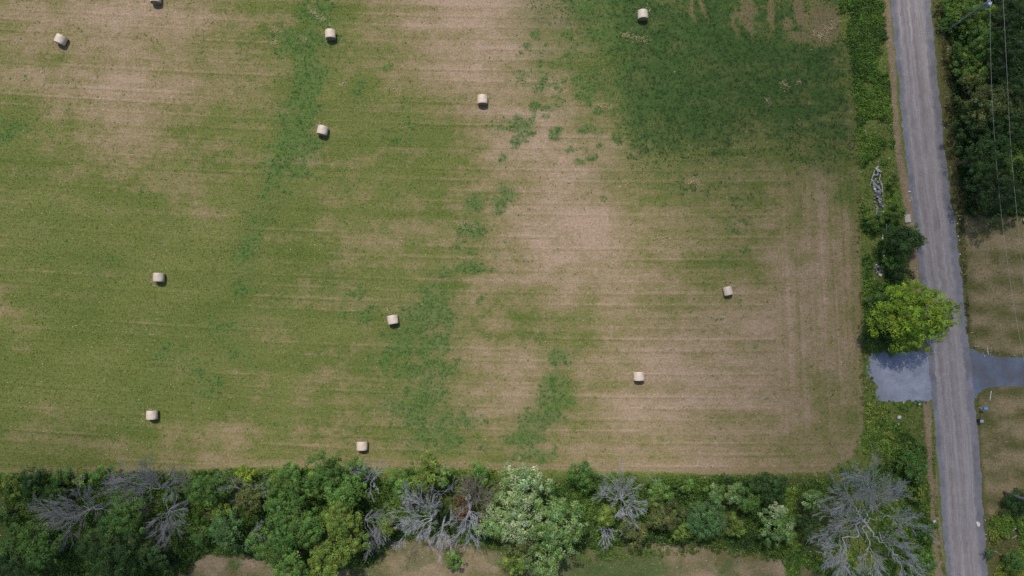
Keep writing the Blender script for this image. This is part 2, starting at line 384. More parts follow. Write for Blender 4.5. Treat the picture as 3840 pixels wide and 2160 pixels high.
def ground_eval(x, y):
    px0, py0 = to_px(x, y)
    w1 = fbm(x/7, y/7, 1, 4)-.5; w2 = fbm(x/7, y/7, 2, 4)-.5
    px = px0+70*w1; py = py0+44*w2
    D = dry_at(px, py)
    head = sstep(1930, 1985, px0+16*w1)*sstep(330, 470, py0)*(1-sstep(1060, 1150, py0))   # headland, mown the other way
    yr = y + 0.012*x - 0.0006*(x-8)**2*0.6
    s1 = fbm(x/16, yr/0.55, 7, 3)-.5; s2 = fbm(x/22, yr/2.0, 8, 2)-.5
    s1v = fbm(x/0.62, y/16, 9, 3)-.5; s2v = fbm(x/1.7, y/25, 10, 2)-.5
    st = (s1*.44+s2*.62)*(1-head) + (s1v*.6+s2v*.7)*head
    def rows(a, b, pitch, k):              # a along, b across: swaths and crisp mower lines
        rc = b/pitch + .10*(fbm(a/25, b/8, k, 2)-.5); ri = np.floor(rc); rf = rc-ri
        sw = vnoise(a/34, ri*7.31, k+1)-.5
        am = np.clip(vnoise(a/11, ri*3.17, k+2)*1.5-.15, 0, 1)*(.28+.60*_hash(ri.astype(np.int64)+5000, ri.astype(np.int64)*0+k, k))
        return sw, am*np.exp(-((rf-.12)/.075)**2), am*np.exp(-((rf-.33)/.08)**2)
    hs, hd, hl = rows(x, yr, 1.66, 77); vs_, vd, vl = rows(y, x+.02*y, 1.75, 87)
    swath = hs*(1-head)+vs_*head; ldark = hd*(1-head)+vd*head; llight = hl*(1-head)+vl*head*.6
    D = D*1.05-.115 + .012 + st*.42 + .46*(fbm(x/3.2, y/2.1, 3, 4)-.5) + .34*(fbm(x/9, y/6, 6, 3)-.5) + .30*(fbm(x/.55, y/.5, 4, 2)-.5) + swath*(.17-.06*head) + llight*.20 - ldark*.08
    D = np.clip(D, 0, 1)
    g = fbm(x/9, y/5, 5, 3)
    c = lerp(C_GREEN0, C_GREEN1, np.clip(g*1.6-.3+st*.8, 0, 1))
    c = lerp(c, C_MID, sstep(.22, .52, D)); c = lerp(c, C_TAN, sstep(.45, .72, D)); c = lerp(c, C_PINK, sstep(.66, .98, D))
    c = c*(1-.19*ldark[..., None]+.13*llight[..., None])
    L = np.zeros(x.shape)
    for (ex, ey, rx, ry, de) in LUSH:
        q = np.sqrt(((px-ex)/rx)**2 + ((py-ey)/ry)**2)
        L = np.maximum(L, de*(1-sstep(.35, 1.5, q)))
    for (ex, ey, rx, ry) in BARE:
        q = np.sqrt(((px-ex)/rx)**2 + ((py-ey)/ry)**2)
        L = L*(1-.9*(1-sstep(.6, 1.2, q)))
    dark = sstep(1480, 1620, px0)*(1-sstep(420, 620, py0))
    cl = .55*fbm(x/.95, y/.62, 21, 2)+.45*fbm(x/2.8, y/1.9, 22, 3)
    cl = np.clip((cl-.5)*1.9+.5, 0, 1)
    Lm = sstep(-.16, .16, L*1.20-cl)
    wx, wy = px0+150*w1, py0+90*w2
    crop = sstep(-240, 110, poly_sd(wx, wy, CROP)+60*(fbm(x/1.8, y/1.1, 26, 3)-.5))
    for (ex, ey, rx, ry) in BARE:
        crop = crop*(1-.85*(1-sstep(.5, 1.25, np.sqrt(((px-ex)/rx)**2 + ((py-ey)/ry)**2))))
    bare = np.zeros(x.shape)
    for (ex, ey, rx, ry) in BARE: bare = np.maximum(bare, 1-sstep(.5, 1.3, np.sqrt(((px-ex)/rx)**2 + ((py-ey)/ry)**2)))
    c = lerp(c, RGB(.150,.118,.068), bare*.85)
    mott = fbm(x/2.6, y/1.3, 23, 4)
    c = lerp(c, lerp(np.broadcast_to(RGB(.044,.086,.024), c.shape), RGB(.104,.118,.040), sstep(.44, .70, mott+.30*(1-crop))), crop*.88)
    c = lerp(c, RGB(.088,.125,.038), np.clip(L*.5, 0, .34)*(1-dark))
    c = lerp(c, lerp(np.broadcast_to(C_LUSH, c.shape), C_LUSHD, dark), Lm*.45)
    # zones
    sd = poly_sd(px0+10*w1, py0+10*w2, FIELD)
    infield = sstep(-3, 3, sd)
    # dry rim just inside the mown edge
    rim = (sstep(-2, 3, sd)*(1-sstep(8, 20, sd+14*(fbm(x/3, y/3, 31, 2)-.5))))*(1-dark)*sstep(500, 900, py0)
    c = lerp(c, C_TAN*.95, rim*.6)
    vg = fbm(x/2.5, y/2.5, 41, 4)
    ver = lerp(np.broadcast_to(C_VERGE*.75, c.shape), C_VERGE*1.25, vg)
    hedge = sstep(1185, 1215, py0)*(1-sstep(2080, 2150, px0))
    ver = lerp(ver, C_HEDGE, hedge*.75)  # dark soil and weeds under the hedgerow
    right = sstep(2330, 2345, px0-(py0-0)*.085)
    ver = lerp(ver, RGB(.105,.098,.042), right*.8)
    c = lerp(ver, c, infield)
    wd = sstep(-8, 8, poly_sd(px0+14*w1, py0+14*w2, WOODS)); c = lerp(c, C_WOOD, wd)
    lawn = np.maximum(sstep(-6, 6, poly_sd(px0+12*w1, py0+12*w2, LAWN1)), sstep(-6, 6, poly_sd(px0+12*w1, py0+12*w2, LAWN2)))
    ln = np.clip(fbm(x/2.4, y/1.5, 51, 4)*1.7-.35 + .25*np.sin(y*1.6), 0, 1)
    lc = lerp(np.broadcast_to(RGB(.110,.112,.038), c.shape), RGB(.265,.208,.118), ln)
    c = lerp(c, lc, lawn)
    so = sstep(-8, 8, poly_sd(px0+16*w1, py0+16*w2, SOUTH))
    sc = lerp(np.broadcast_to(RGB(.125,.115,.050), c.shape), RGB(.270,.205,.140), np.clip(fbm(x/2.2, y/1.6, 61, 4)*1.8-.4, 0, 1))
    sc = lerp(sc, C_LUSH*.8, Lm*.6)
    sg = 1-sstep(.6, 1.25, np.sqrt(((px0+60*w1-1480)/215)**2+((py0+30*w2-1432)/62)**2)); sg = np.maximum(sg, .6*sstep(.58, .68, fbm(x/5, y/3, 66, 3)))
    sc = lerp(sc, lerp(np.broadcast_to(RGB(.045,.075,.026), c.shape), RGB(.105,.115,.045), fbm(x/1.4, y/1., 67, 3)), sg*.9)
    c = lerp(c, sc, so)
    dsn = line_d(px0+7*w1, py0+7*w2, DRYSTRIP)+5*(fbm(x/.8, y/.8, 71, 3)-.5)
    ds = 1-sstep(-3, 3, dsn)
    c = lerp(c, C_STRIP*(.8+.4*fbm(x/.7, y/1.2, 72, 3)[..., None]), ds*.92)
    rl = np.interp(py0, [p[1]*.670833 for p in RL], [p[0]*.670833 for p in RL])-7; rr_ = np.interp(py0, [p[1]*.670833 for p in RR], [p[0]*.670833 for p in RR])+7
    paved = ((px0 > rl) & (px0 < rr_)) | (poly_sd(px0, py0, [(a*.670833, b*.670833) for a, b in PAD]) > -5) | (poly_sd(px0, py0, [(a*.670833, b*.670833) for a, b in DRIVE]) > -5)
    zone = dict(paved=paved, infield=infield*(1-so), lush=Lm*infield, L=L, lawn=lawn, woods=wd, south=so, strip=ds, hedge=hedge, D=D, crop=crop*infield, px=px0, py=py0, soL=Lm*so)
    return np.clip(c, .004, 1), zone

def axis(core0, core1, step, far):
    core = np.arange(core0, core1+step, step)
    out = []; d = step; v = core1
    while v < far: d *= 1.35; v += d; out.append(v)
    hi = np.array(out); out = []; d = step; v = core0
    while v > -far: d *= 1.35; v -= d; out.append(v)
    return np.concatenate([np.array(out)[::-1], core, hi])
gx = axis(-82, 82, 0.22, 3500); gy = axis(-46, 58, 0.22, 3500)
GX, GY = np.meshgrid(gx, gy)
gc, gz = ground_eval(GX.ravel(), GY.ravel())
nx, ny = len(gx), len(gy)
idx = np.arange(nx*ny).reshape(ny, nx)
gf = np.stack([idx[:-1, :-1], idx[:-1, 1:], idx[1:, 1:], idx[1:, :-1]], -1).reshape(-1, 4)
zz = np.zeros(nx*ny)
ground = mesh_np("ground", np.stack([GX.ravel(), GY.ravel(), zz], -1), gf, M_GROUND, vcol=gc, smooth=True)
tag(ground, "mown hay field with tan stubble, olive regrowth and rough verges", kind='structure')

# ------------------------------------------------------------------ cloud over the right side, plus an added one darkening the lower left corner
def cloud(name, spx, spy, rpx, rpy, base, thick, density, seed, label):
    c = P(spx, spy, 0); off = to_sun*(base/to_sun.z); c = Vector((c.x+off.x, c.y+off.y, base))
    rx, ry = rpx/17.17, rpy/17.17
    nr, na = 26, 96
    th = np.linspace(0, 2*np.pi, na, endpoint=False); rr = np.linspace(0, 1, nr+1)[1:]
    lob = 1 + .28*(fbm(3+2*np.cos(th), 3+2*np.sin(th), seed, 3)-.5)*2
    X = np.outer(rr, np.cos(th)*lob); Y = np.outer(rr, np.sin(th)*lob)
    t = thick*(1-rr[:, None]**2)**.9*(.65+.7*fbm(X*2.5+9, Y*2.5+9, seed+5, 3))
    top = np.stack([X*rx, Y*ry, t*.8], -1); bot = np.stack([X*rx, Y*ry, -t*.2], -1)
    v = [(0, 0, thick*.8), (0, 0, -thick*.2)]; v += [tuple(p) for p in top.reshape(-1, 3)]
    bi = len(v); v += [tuple(p) for p in bot[:-1].reshape(-1, 3)]
    f = []
    ti = lambda r, a: 2+r*na+a % na
    bo = lambda r, a: bi+r*na+a % na if r < nr-1 else ti(r, a)
    for a in range(na):
        f.append((0, ti(0, a), ti(0, a+1))); f.append((1, bo(0, a+1), bo(0, a)))
        for r in range(nr-1):
            f.append((ti(r, a), ti(r+1, a), ti(r+1, a+1), ti(r, a+1))); f.append((bo(r, a), bo(r, a+1), bo(r+1, a+1), bo(r+1, a)))
    me = bpy.data.meshes.new(name); me.from_pydata(v, [], f); me.update()
    m = bpy.data.materials.new("cloud_vapour"); m.use_nodes = True; nt = m.node_tree
    nt.nodes.remove(nt.nodes["Principled BSDF"])
    pv = nt.nodes.new("ShaderNodeVolumePrincipled"); pv.inputs["Color"].default_value = (1, 1, 1, 1)
    pv.inputs["Density"].default_value = density; pv.inputs["Anisotropy"].default_value = 0.6
    nt.links.new(pv.outputs[0], nt.nodes["Material Output"].inputs["Volume"])
    me.materials.append(m)
    o = bpy.data.objects.new(name, me); COL.objects.link(o); o.location = c
    tag(o, label, kind='structure')
    return o
cloud("cloud", 2380, 640, 900, 1050, 420, 40, 0.020, 5, "thin white cloud drifting above the road side of the field")
cloud("cloud", 40, 1520, 760, 480, 420, 36, 0.026, 9, "added thin cloud that darkens the hedgerow corner")  # unseen cloud added to imitate lens vignetting in this corner

# ------------------------------------------------------------------ road, pad, driveway
rng = np.random.default_rng(11)
def road():
    ys = np.arange(-700, 2900, 4.0)
    lx = np.interp(ys, [p[1] for p in RL], [p[0] for p in RL]); rx = np.interp(ys, [p[1] for p in RR], [p[0] for p in RR])
    jl = (fbm(ys/18., ys*0, 3, 5)-.5)*15; jr = (fbm(ys/18., ys*0+9, 4, 5)-.5)*15
    V = []; AC = []; UV = []; nu = 13
    for k, y in enumerate(ys):
        a, b = lx[k]+jl[k], rx[k]+jr[k]
        for i in range(nu):
            u = i/(nu-1); p = Q(a+(b-a)*u, y, 0.0)
            V.append((p.x, p.y, 0.014+0.09*(1-(2*u-1)**2))); AC.append(u); UV.append((u*6.0, p.y))
    F = [(r*nu+i, (r+1)*nu+i, (r+1)*nu+i+1, r*nu+i+1) for r in range(len(ys)-1) for i in range(nu-1)]
    o = mesh_np("road", V, F, M_ROAD, smooth=True)
    me = o.data
    at = me.attributes.new("across", 'FLOAT', 'POINT'); at.data.foreach_set("value", np.array(AC, np.float32))
    uvl = me.uv_layers.new(name="UVMap"); uva = np.array(UV, np.float32)[np.array(F).ravel()]
    uvl.data.foreach_set("uv", uva.ravel())
    return tag(o, "worn grey rural road with gravel shoulders", kind='structure')
road()
def sheet(name, pts3840, z, mat, label, jitter=0.10, step=0.25):
    pts = [Q(a, b, 0) for a, b in pts3840]; out = []
    for p, q in zip(pts, pts[1:]+pts[:1]):
        n = max(1, int((q-p).length/step))
        for k in range(n): out.append(p.lerp(q, k/n))
    bm = bmesh.new(); vs = []
    for k, p in enumerate(out):
        j = rng.normal(0, jitter, 2); vs.append(bm.verts.new((p.x+j[0], p.y+j[1], z)))
    f = bm.faces.new(vs); bm.normal_update()
    if f.normal.z < 0: f.normal_flip()
    bmesh.ops.triangulate(bm, faces=[f])
    return tag(mesh_bm(name, bm, mat), label, kind='structure')
sheet("gravel_pad", PAD, 0.009, M_PAD, "blue grey gravel pull-off beside the road")
sheet("driveway", DRIVE, 0.009, M_DRIVE, "blue gravel driveway meeting the road", 0.06)
# white patch on the road
def patch():
    c = Q(3000+.37267*1790, 1620+.37267*925, 0.0); bm = bmesh.new(); vs = []
    for k in range(36):
        a = 2*math.pi*k/36; r = 1+.05*math.sin(3*a+1)+.03*math.sin(7*a)
        vs.append(bm.verts.new((.25*r*math.cos(a)-.08*r*math.sin(a), .37*r*math.sin(a), 0.0)))
    f = bm.faces.new(vs)
    e = bmesh.ops.extrude_face_region(bm, geom=[f]); 
    for v in [g for g in e['geom'] if isinstance(g, bmesh.types.BMVert)]: v.co.z += 0.03; v.co.x *= .93; v.co.y *= .93
    bmesh.ops.recalc_face_normals(bm, faces=bm.faces)
    o = mesh_bm("white_patch", bm, M_PAINT); o.location = (c.x, c.y, 0.075)
    tag(o, "white oval patch lying on the road near its lower end", "patch")
patch()

# ------------------------------------------------------------------ leaf and grass geometry
def leaves_geo(c, n, size, asp, r):
    """diamond leaves: centres (m,3), normals (m,3), sizes (m,)"""
    m = len(c)
    n = n/np.linalg.norm(n, axis=1, keepdims=True)
    t = r.normal(size=(m, 3)); t -= (t*n).sum(1, keepdims=True)*n; t /= np.linalg.norm(t, axis=1, keepdims=True)
    b = np.cross(n, t)
    s = size[:, None]
    fold = n*s*.12
    v = np.stack([c-t*s*.5, c+b*s*asp*.5+fold-t*s*.08, c+t*s*.5, c-b*s*asp*.5+fold-t*s*.08], 1).reshape(-1, 3)
    f = np.arange(4*m, dtype=np.int32).reshape(m, 4)
    return v, f
def tint_var(base, m, r, hue=.10, val=.22):
    base = np.asarray(base, float)
    v = np.exp(r.normal(0, val, (m, 1)))
    h = r.normal(0, hue, (m, 1))
    return np.clip(base*v*np.concatenate([1+h, 1+0*h, 1-h*.6], 1), .003, .9)

# field grass: small blades, coloured by the sward they stand in
def field_grass():
    r = np.random.default_rng(5)
    n = 420000
    x = r.uniform(-82, 82, n); y = r.uniform(-46, 56, n)
    c, z = ground_eval(x, y)
    verge = z['infield']+z['lawn']+z['south'] < .5
    keep = ~z['paved'] & (z['woods'] < .5) & (z['px'] > -60) & (z['px'] < 2640) & (z['py'] > -60) & (z['py'] < 1500) & (z['lush'] < .75)
    # blades stand thicker where the sward is green
    keep &= r.uniform(size=n) < (.95-.45*z['D'])
    x, y, c = x[keep], y[keep], c[keep]; D = z['D'][keep]; verge = verge[keep] & (z['strip'][keep] < .5)
    m = len(x)
    hgt = r.uniform(.05, .13, m)*(1.15-.4*D)*np.where(verge, 2.0, 1); w = r.uniform(.06, .16, m)*np.where(verge, 1.5, 1)
    a = r.uniform(0, 2*np.pi, m); lean = r.uniform(.2, 1.2, m)*hgt*1.6; b = r.uniform(0, 2*np.pi, m)
    base = np.stack([x, y, np.full(m, -.005)], 1); dx = np.stack([np.cos(a)*w/2, np.sin(a)*w/2, 0*a], 1)
    tip = base+np.stack([np.cos(b)*lean, np.sin(b)*lean, hgt], 1)
    v = np.stack([base-dx, base+dx, tip], 1).reshape(-1, 3)
    f = np.arange(3*m, dtype=np.int32).reshape(m, 3)
    col = tint_var(1, m, r, .05, .36)*c*np.where(verge, 1.25, 1.08)[:, None]
    straw = r.uniform(size=m) < .13+.15*D
    col[straw] = RGB(.46, .375, .25)*np.exp(r.normal(0, .25, (straw.sum(), 1)))
    o = mesh_np("grass", v, f, M_GRASS, fcol=col)
    tag(o, "short cut grass and stubble across the hay field and lawns", "grass", kind='stuff')
field_grass()
# thick regrowth (alfalfa-like clumps)
def regrowth():
    r = np.random.default_rng(6)
    n = 130000
    x = r.uniform(-82, 82, n); y = r.uniform(-46, 56, n)
    c, z = ground_eval(x, y)
    spk = (z['infield'] > .5) & (r.uniform(size=n) < .10*np.clip(fbm(x/9, y/6, 95, 3)*2-.75, 0, 1)*(1-z['D'])+.006)
    keep = ((z['lush'] > r.uniform(.15, 1.0, n)) | ((z['crop'] > .5) & (r.uniform(size=n) < .38)) | ((z['soL'] > .5) & (r.uniform(size=n) < .5)) | spk) & (z['strip'] < .3) & (z['lawn'] < .3) & (z['px'] > -60) & (z['px'] < 2640) & (z['py'] > -60) & (z['py'] < 1500)
    x, y = x[keep], y[keep]; px, py = z['px'][keep], z['py'][keep]; L = z['L'][keep]
    # a thin sprinkle of single plants over the greener parts
    m = len(x); k = 8
    dark = sstep(1480, 1620, px)*(1-sstep(420, 620, py))
    hh = (.09+.15*L)*(.6+.8*fbm(x/2, y/2, 90, 2))
    ps = np.repeat(r.uniform(.06, .17, m)*(.5+.9*np.clip(L, 0, .6)), k); cx = np.repeat(x, k)+r.normal(0, 1, m*k)*ps; cy = np.repeat(y, k)+r.normal(0, 1, m*k)*ps; cz = np.repeat(hh, k)*r.uniform(.35, 1.1, m*k)
    nn = r.normal(size=(m*k, 3))*.55+np.array([0, 0, 1.0])
    sz = r.uniform(.07, .16, m*k)
    v, f = leaves_geo(np.stack([cx, cy, cz], 1), nn, sz, .62, r)
    base = lerp(np.broadcast_to(RGB(.112,.235,.056), (m, 3)), RGB(.058,.124,.032), dark)*(.72+.56*fbm(x/1.1, y/1.1, 91, 2)[:, None])
    col = tint_var(1, m*k, r, .10, .25)*np.repeat(base, k, 0)
    o = mesh_np("alfalfa", v, f, M_LEAF, fcol=col)
    tag(o, "dark green alfalfa regrowth in patches on the mown field", "alfalfa", kind='stuff')
regrowth()
# loose straw wisps
def straw():
    r = np.random.default_rng(8); V = []; Cc = []
    spots = [[(778,20),(790,32),(800,42),(815,48)], [(755,97),(772,101)], [(692,72),(700,76)], [(685,108),(697,106)], [(1655,590),(1658,600),(1672,608)], [(1565,88),(1600,95)], [(1605,95),(1625,103)], [(1930,248),(1937,262)], [(1965,210),(1985,222)], [(2003,205),(2012,208)], [(1150,560),(1200,572)], [(975,222),(1000,228)], [(1500,265),(1540,268)], [(860,210),(870,205)], [(2060,85),(2090,70),(2110,50)], [(2040,80),(2062,92),(2080,100)], [(95,175),(110,182)], [(2385,118),(2390,130)], [(1730,455),(1760,462)]]
    for sp in spots:
        for (a, b) in zip(sp[:-1], sp[1:]):
            p, q = P(*a), P(*b); n = int(34*(q-p).length)+30
            for _ in range(n):
                t = r.uniform(); c = p.lerp(q, t); wdt = .16+.22*math.sin(math.pi*t)
                V.append((c.x+r.normal(0, wdt), c.y+r.normal(0, wdt), r.uniform(.03, .16)))
    for (bx, by) in [(145,95),(828,82),(808,325),(1213,247),(1619,32),(393,697),(986,804),(1835,731),(1609,947),(376,1045),(908,1123)]:
        p = P(bx, by, 0)
        for _ in range(70):
            a = r.uniform(0, 6.28); q = .7+abs(r.normal(0, .45)); V.append((p.x+math.cos(a)*q, p.y+math.sin(a)*q, r.uniform(.02, .08)))
    c = np.array(V); m = len(c)
    v, f = leaves_geo(c, r.normal(size=(m, 3))*.35+np.array([0, 0, 1]), r.uniform(.18, .42, m), .16, r)
    o = mesh_np("loose_straw", v, f, M_GRASS, fcol=tint_var((.50,.40,.25), m, r, .05, .2))
    tag(o, "pale loose straw left in wisps on the mown field", "straw", kind='stuff')
straw()

# weeds and undergrowth: domes of leaves
def weeds(name, n, poly, seed, size, height, cols, label, cat, leaves=26, avoid=None, leaf=(.14, .3), dens_noise=.4, gap=3.0):
    r = np.random.default_rng(seed)
    xs = [p[0] for p in poly]; ys = [p[1] for p in poly]
    pts = np.array([P(a, b)[:2] for a, b in poly])
    x0, y0 = pts.min(0); x1, y1 = pts.max(0)
    x = r.uniform(x0, x1, n); y = r.uniform(y0, y1, n)
    px, py = to_px(x, y)
    keep = poly_sd(px, py, poly) > 2
    keep &= fbm(x/gap, y/gap, seed, 3) > dens_noise
    if avoid is not None: keep &= avoid(px, py)
    x, y = x[keep], y[keep]; m = len(x); k = leaves
    s = r.uniform(*size, m)*(.7+.6*fbm(x/4, y/4, seed+3, 2)); hh = r.uniform(*height, m)*(.5+fbm(x/5, y/5, seed+4, 2))
    ci = (fbm(x/4.0, y/4.0, seed+7, 3)*1.8-.4+r.normal(0, .18, m)); ci = np.clip(ci, 0, .999)*len(cols); ci = ci.astype(int)
    base = 1.65*np.array(cols)[ci]*np.exp(r.normal(0, .15, (m, 1)))
    u = r.uniform(0, 2*np.pi, m*k); q = np.sqrt(r.uniform(0, 1, m*k))
    S_ = np.repeat(s, k); Hh = np.repeat(hh, k)
    cx = np.repeat(x, k)+np.cos(u)*q*S_; cy = np.repeat(y, k)+np.sin(u)*q*S_
    cz = Hh*np.sqrt(np.clip(1-q*q*.9, .02, 1))*r.uniform(.55, 1.05, m*k)+.02
    nn = np.stack([np.cos(u)*q, np.sin(u)*q, np.full(m*k, .75)], 1)+r.normal(size=(m*k, 3))*.45
    v, f = leaves_geo(np.stack([cx, cy, cz], 1), nn, r.uniform(*leaf, m*k), .6, r)
    o = mesh_np(name, v, f, M_LEAF, fcol=tint_var(1, m*k, r, .08, .16)*np.repeat(base, k, 0))
    tag(o, label, cat, kind='stuff')
WG = [(.055,.105,.022),(.092,.162,.030),(.130,.200,.034),(.180,.215,.045)]
ROCKBOX = [(2188,412,2232,550),(2190,660,2226,712)]
def not_rocks(px, py):
    k = np.ones(px.shape, bool)
    for (a, b, c, d) in ROCKBOX: k &= ~((px > a) & (px < c) & (py > b) & (py < d))
    return k
weeds("verge_weeds", 5600, [(2108,-60),(2216,-60),(2232,130),(2240,260),(2248,380),(2258,450),(2262,560),(2270,680),(2215,880),(2180,880),(2172,700),(2166,500),(2155,300),(2140,150),(2112,60)], 31, (.25, .55), (.15, .55), WG[:3], "tall green weeds along the verge above the tree", "weeds", avoid=not_rocks)
weeds("verge_weeds", 5200, [(2180,1010),(2200,1018),(2318,1018),(2326,1090),(2334,1180),(2340,1300),(2352,1500),(1980,1500),(1960,1230),(2085,1196),(2150,1160),(2176,1090)], 32, (.25, .55), (.15, .6), WG, "lush weeds on the verge below the gravel pull-off", "weeds")
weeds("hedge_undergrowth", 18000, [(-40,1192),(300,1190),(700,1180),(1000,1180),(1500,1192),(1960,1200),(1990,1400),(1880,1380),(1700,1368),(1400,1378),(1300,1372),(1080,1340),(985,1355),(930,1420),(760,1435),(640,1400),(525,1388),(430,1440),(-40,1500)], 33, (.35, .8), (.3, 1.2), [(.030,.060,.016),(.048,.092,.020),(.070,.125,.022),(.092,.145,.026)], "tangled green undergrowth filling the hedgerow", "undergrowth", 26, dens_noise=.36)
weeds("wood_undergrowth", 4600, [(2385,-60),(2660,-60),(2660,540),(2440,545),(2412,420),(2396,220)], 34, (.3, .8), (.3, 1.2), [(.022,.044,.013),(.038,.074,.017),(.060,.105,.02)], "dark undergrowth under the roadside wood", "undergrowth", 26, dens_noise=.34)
weeds("roadside_plants", 1500, [(2352,-60),(2386,-60),(2400,230),(2420,470),(2436,700),(2440,840),(2430,840),(2412,600),(2390,380),(2366,120)], 35, (.16, .4), (.1, .35), [(.070,.072,.026),(.095,.10,.03),(.15,.13,.055)], "low dry plants along the far road edge", "weeds", 16, leaf=(.1, .2), dens_noise=.46, gap=1.5)
weeds("roadside_plants", 2600, [(2486,1310),(2510,1296),(2560,1300),(2680,1290),(2680,1500),(2500,1500),(2494,1400)], 36, (.25, .6), (.2, .8), WG[1:]+[(.16,.17,.028)], "bright rough plants beside the road in the bottom corner", "weeds")
weeds("roadside_plants", 700, [(2342,1020),(2348,1020),(2354,1200),(2362,1330),(2380,1449),(2370,1449),(2354,1330),(2346,1180)], 37, (.15, .3), (.1, .3), WG[1:], "thin green fringe between dry strip and road", "weeds", 14, leaf=(.1, .2), dens_noise=.3)
weeds("field_margin_grass", 3400, [(2088,-60),(2104,-60),(2118,60),(2146,150),(2156,300),(2165,500),(2172,700),(2176,900),(2192,1010),(2186,1050),(2178,1100),(2150,1160),(2088,1200),(1900,1208),(1700,1205),(1700,1192),(1900,1192),(2080,1184),(2135,1146),(2164,1085),(2160,900),(2150,500),(2140,300),(2128,160),(2104,66)], 38, (.16, .34), (.06, .2), [(.10,.125,.028),(.135,.15,.034),(.20,.18,.065)], "uncut yellow green grass along the field margin", "grass", 14, leaf=(.12, .26), dens_noise=.34, gap=1.5)

weeds("pad_edge_weeds", 900, [(2178,892),(2190,884),(2188,915),(2194,945),(2210,990),(2214,1006),(2300,1004),(2340,1010),(2322,1026),(2200,1022),(2186,960)], 39, (.12, .3), (.05, .22), WG, "weeds creeping over the edge of the gravel pull-off", "weeds", 14, leaf=(.1, .2), dens_noise=.45, gap=.8)

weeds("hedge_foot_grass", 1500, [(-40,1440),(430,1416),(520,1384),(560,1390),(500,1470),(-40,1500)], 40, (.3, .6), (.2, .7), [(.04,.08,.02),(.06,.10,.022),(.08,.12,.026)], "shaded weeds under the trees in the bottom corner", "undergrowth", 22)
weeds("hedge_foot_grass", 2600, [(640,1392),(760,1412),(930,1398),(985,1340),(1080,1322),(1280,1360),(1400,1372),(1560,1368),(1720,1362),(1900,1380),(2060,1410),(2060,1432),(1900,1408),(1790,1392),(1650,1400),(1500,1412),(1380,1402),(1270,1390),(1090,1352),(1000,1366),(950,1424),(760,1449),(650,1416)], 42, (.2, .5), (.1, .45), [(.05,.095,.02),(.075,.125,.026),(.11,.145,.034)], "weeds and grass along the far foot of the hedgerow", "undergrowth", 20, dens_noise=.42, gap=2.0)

# ------------------------------------------------------------------ branches
class Tubes:
    def __init__(s): s.v = []; s.f = []; s.n = 0
    def path(s, pts, rad, sides=5):
        pts = np.asarray(pts, float); n = len(pts)
        t = np.gradient(pts, axis=0); t /= np.linalg.norm(t, axis=1, keepdims=True)+1e-9
        ref = np.array([.31, .17, .93]) if abs(t[0][2]) < .8 else np.array([.95, .2, .1])
        a = np.cross(t, ref); a /= np.linalg.norm(a, axis=1, keepdims=True)+1e-9; b = np.cross(t, a)
        th = np.arange(sides)*2*np.pi/sides
        ring = pts[:, None]+np.asarray(rad)[:, None, None]*(np.cos(th)[None, :, None]*a[:, None]+np.sin(th)[None, :, None]*b[:, None])
        s.v.append(ring.reshape(-1, 3))
        i = np.arange(n-1)[:, None]*sides+np.arange(sides)[None]; j = np.arange(n-1)[:, None]*sides+(np.arange(sides)[None]+1) % sides
        f = np.stack([i, j, j+sides, i+sides], -1).reshape(-1, 4)+s.n
        s.f.append(f); s.n += n*sides
    def build(s, name, mat, parent=None):
        return mesh_np(name, np.concatenate(s.v), np.concatenate(s.f), mat, parent, smooth=True)
def limb(p0, p1, r0, r1, rnd, n=7, wob=.06, arch=.0):
    p0 = np.array(p0, float); p1 = np.array(p1, float); L = np.linalg.norm(p1-p0)
    t = np.linspace(0, 1, n)
    pts = p0+(p1-p0)*t[:, None]; pts[1:-1] += rnd.normal(0, wob*L*.5, (n-2, 3))
    pts[:, 2] += arch*L*np.sin(np.pi*t)
    return pts, r0+(r1-r0)*t**.8

LEAFPAL = {
 'bright': [(.150,.205,.020),(.175,.225,.024),(.120,.180,.020)],
 'maple':  [(.165,.245,.024),(.195,.265,.030),(.118,.190,.020)],
 'mid':    [(.062,.120,.026),(.080,.145,.030),(.050,.100,.022)],
 'freshgreen': [(.082,.150,.032),(.100,.175,.036),(.065,.125,.026)],  # a lighter leaf green than mid
 'yellow': [(.105,.150,.026),(.130,.170,.032),(.080,.130,.026)],
 'dark':   [(.033,.066,.018),(.044,.084,.020),(.025,.052,.015)],
 'vdark':  [(.024,.046,.014),(.034,.062,.017),(.019,.037,.012)],
 'olive':  [(.080,.098,.030),(.100,.115,.036),(.060,.080,.024)],
 'pale':   [(.30,.36,.225),(.265,.325,.18),(.21,.27,.12),(.135,.20,.068)],
 'palemix':[(.19,.245,.125),(.135,.20,.072),(.09,.155,.040)],
 'blue':   [(.066,.130,.040),(.085,.155,.050),(.052,.104,.032)],
 'brown':  [(.105,.062,.034),(.08,.055,.03),(.12,.08,.04)],
 'wood':   [(.050,.100,.022),(.080,.140,.026),(.115,.168,.028)],
}
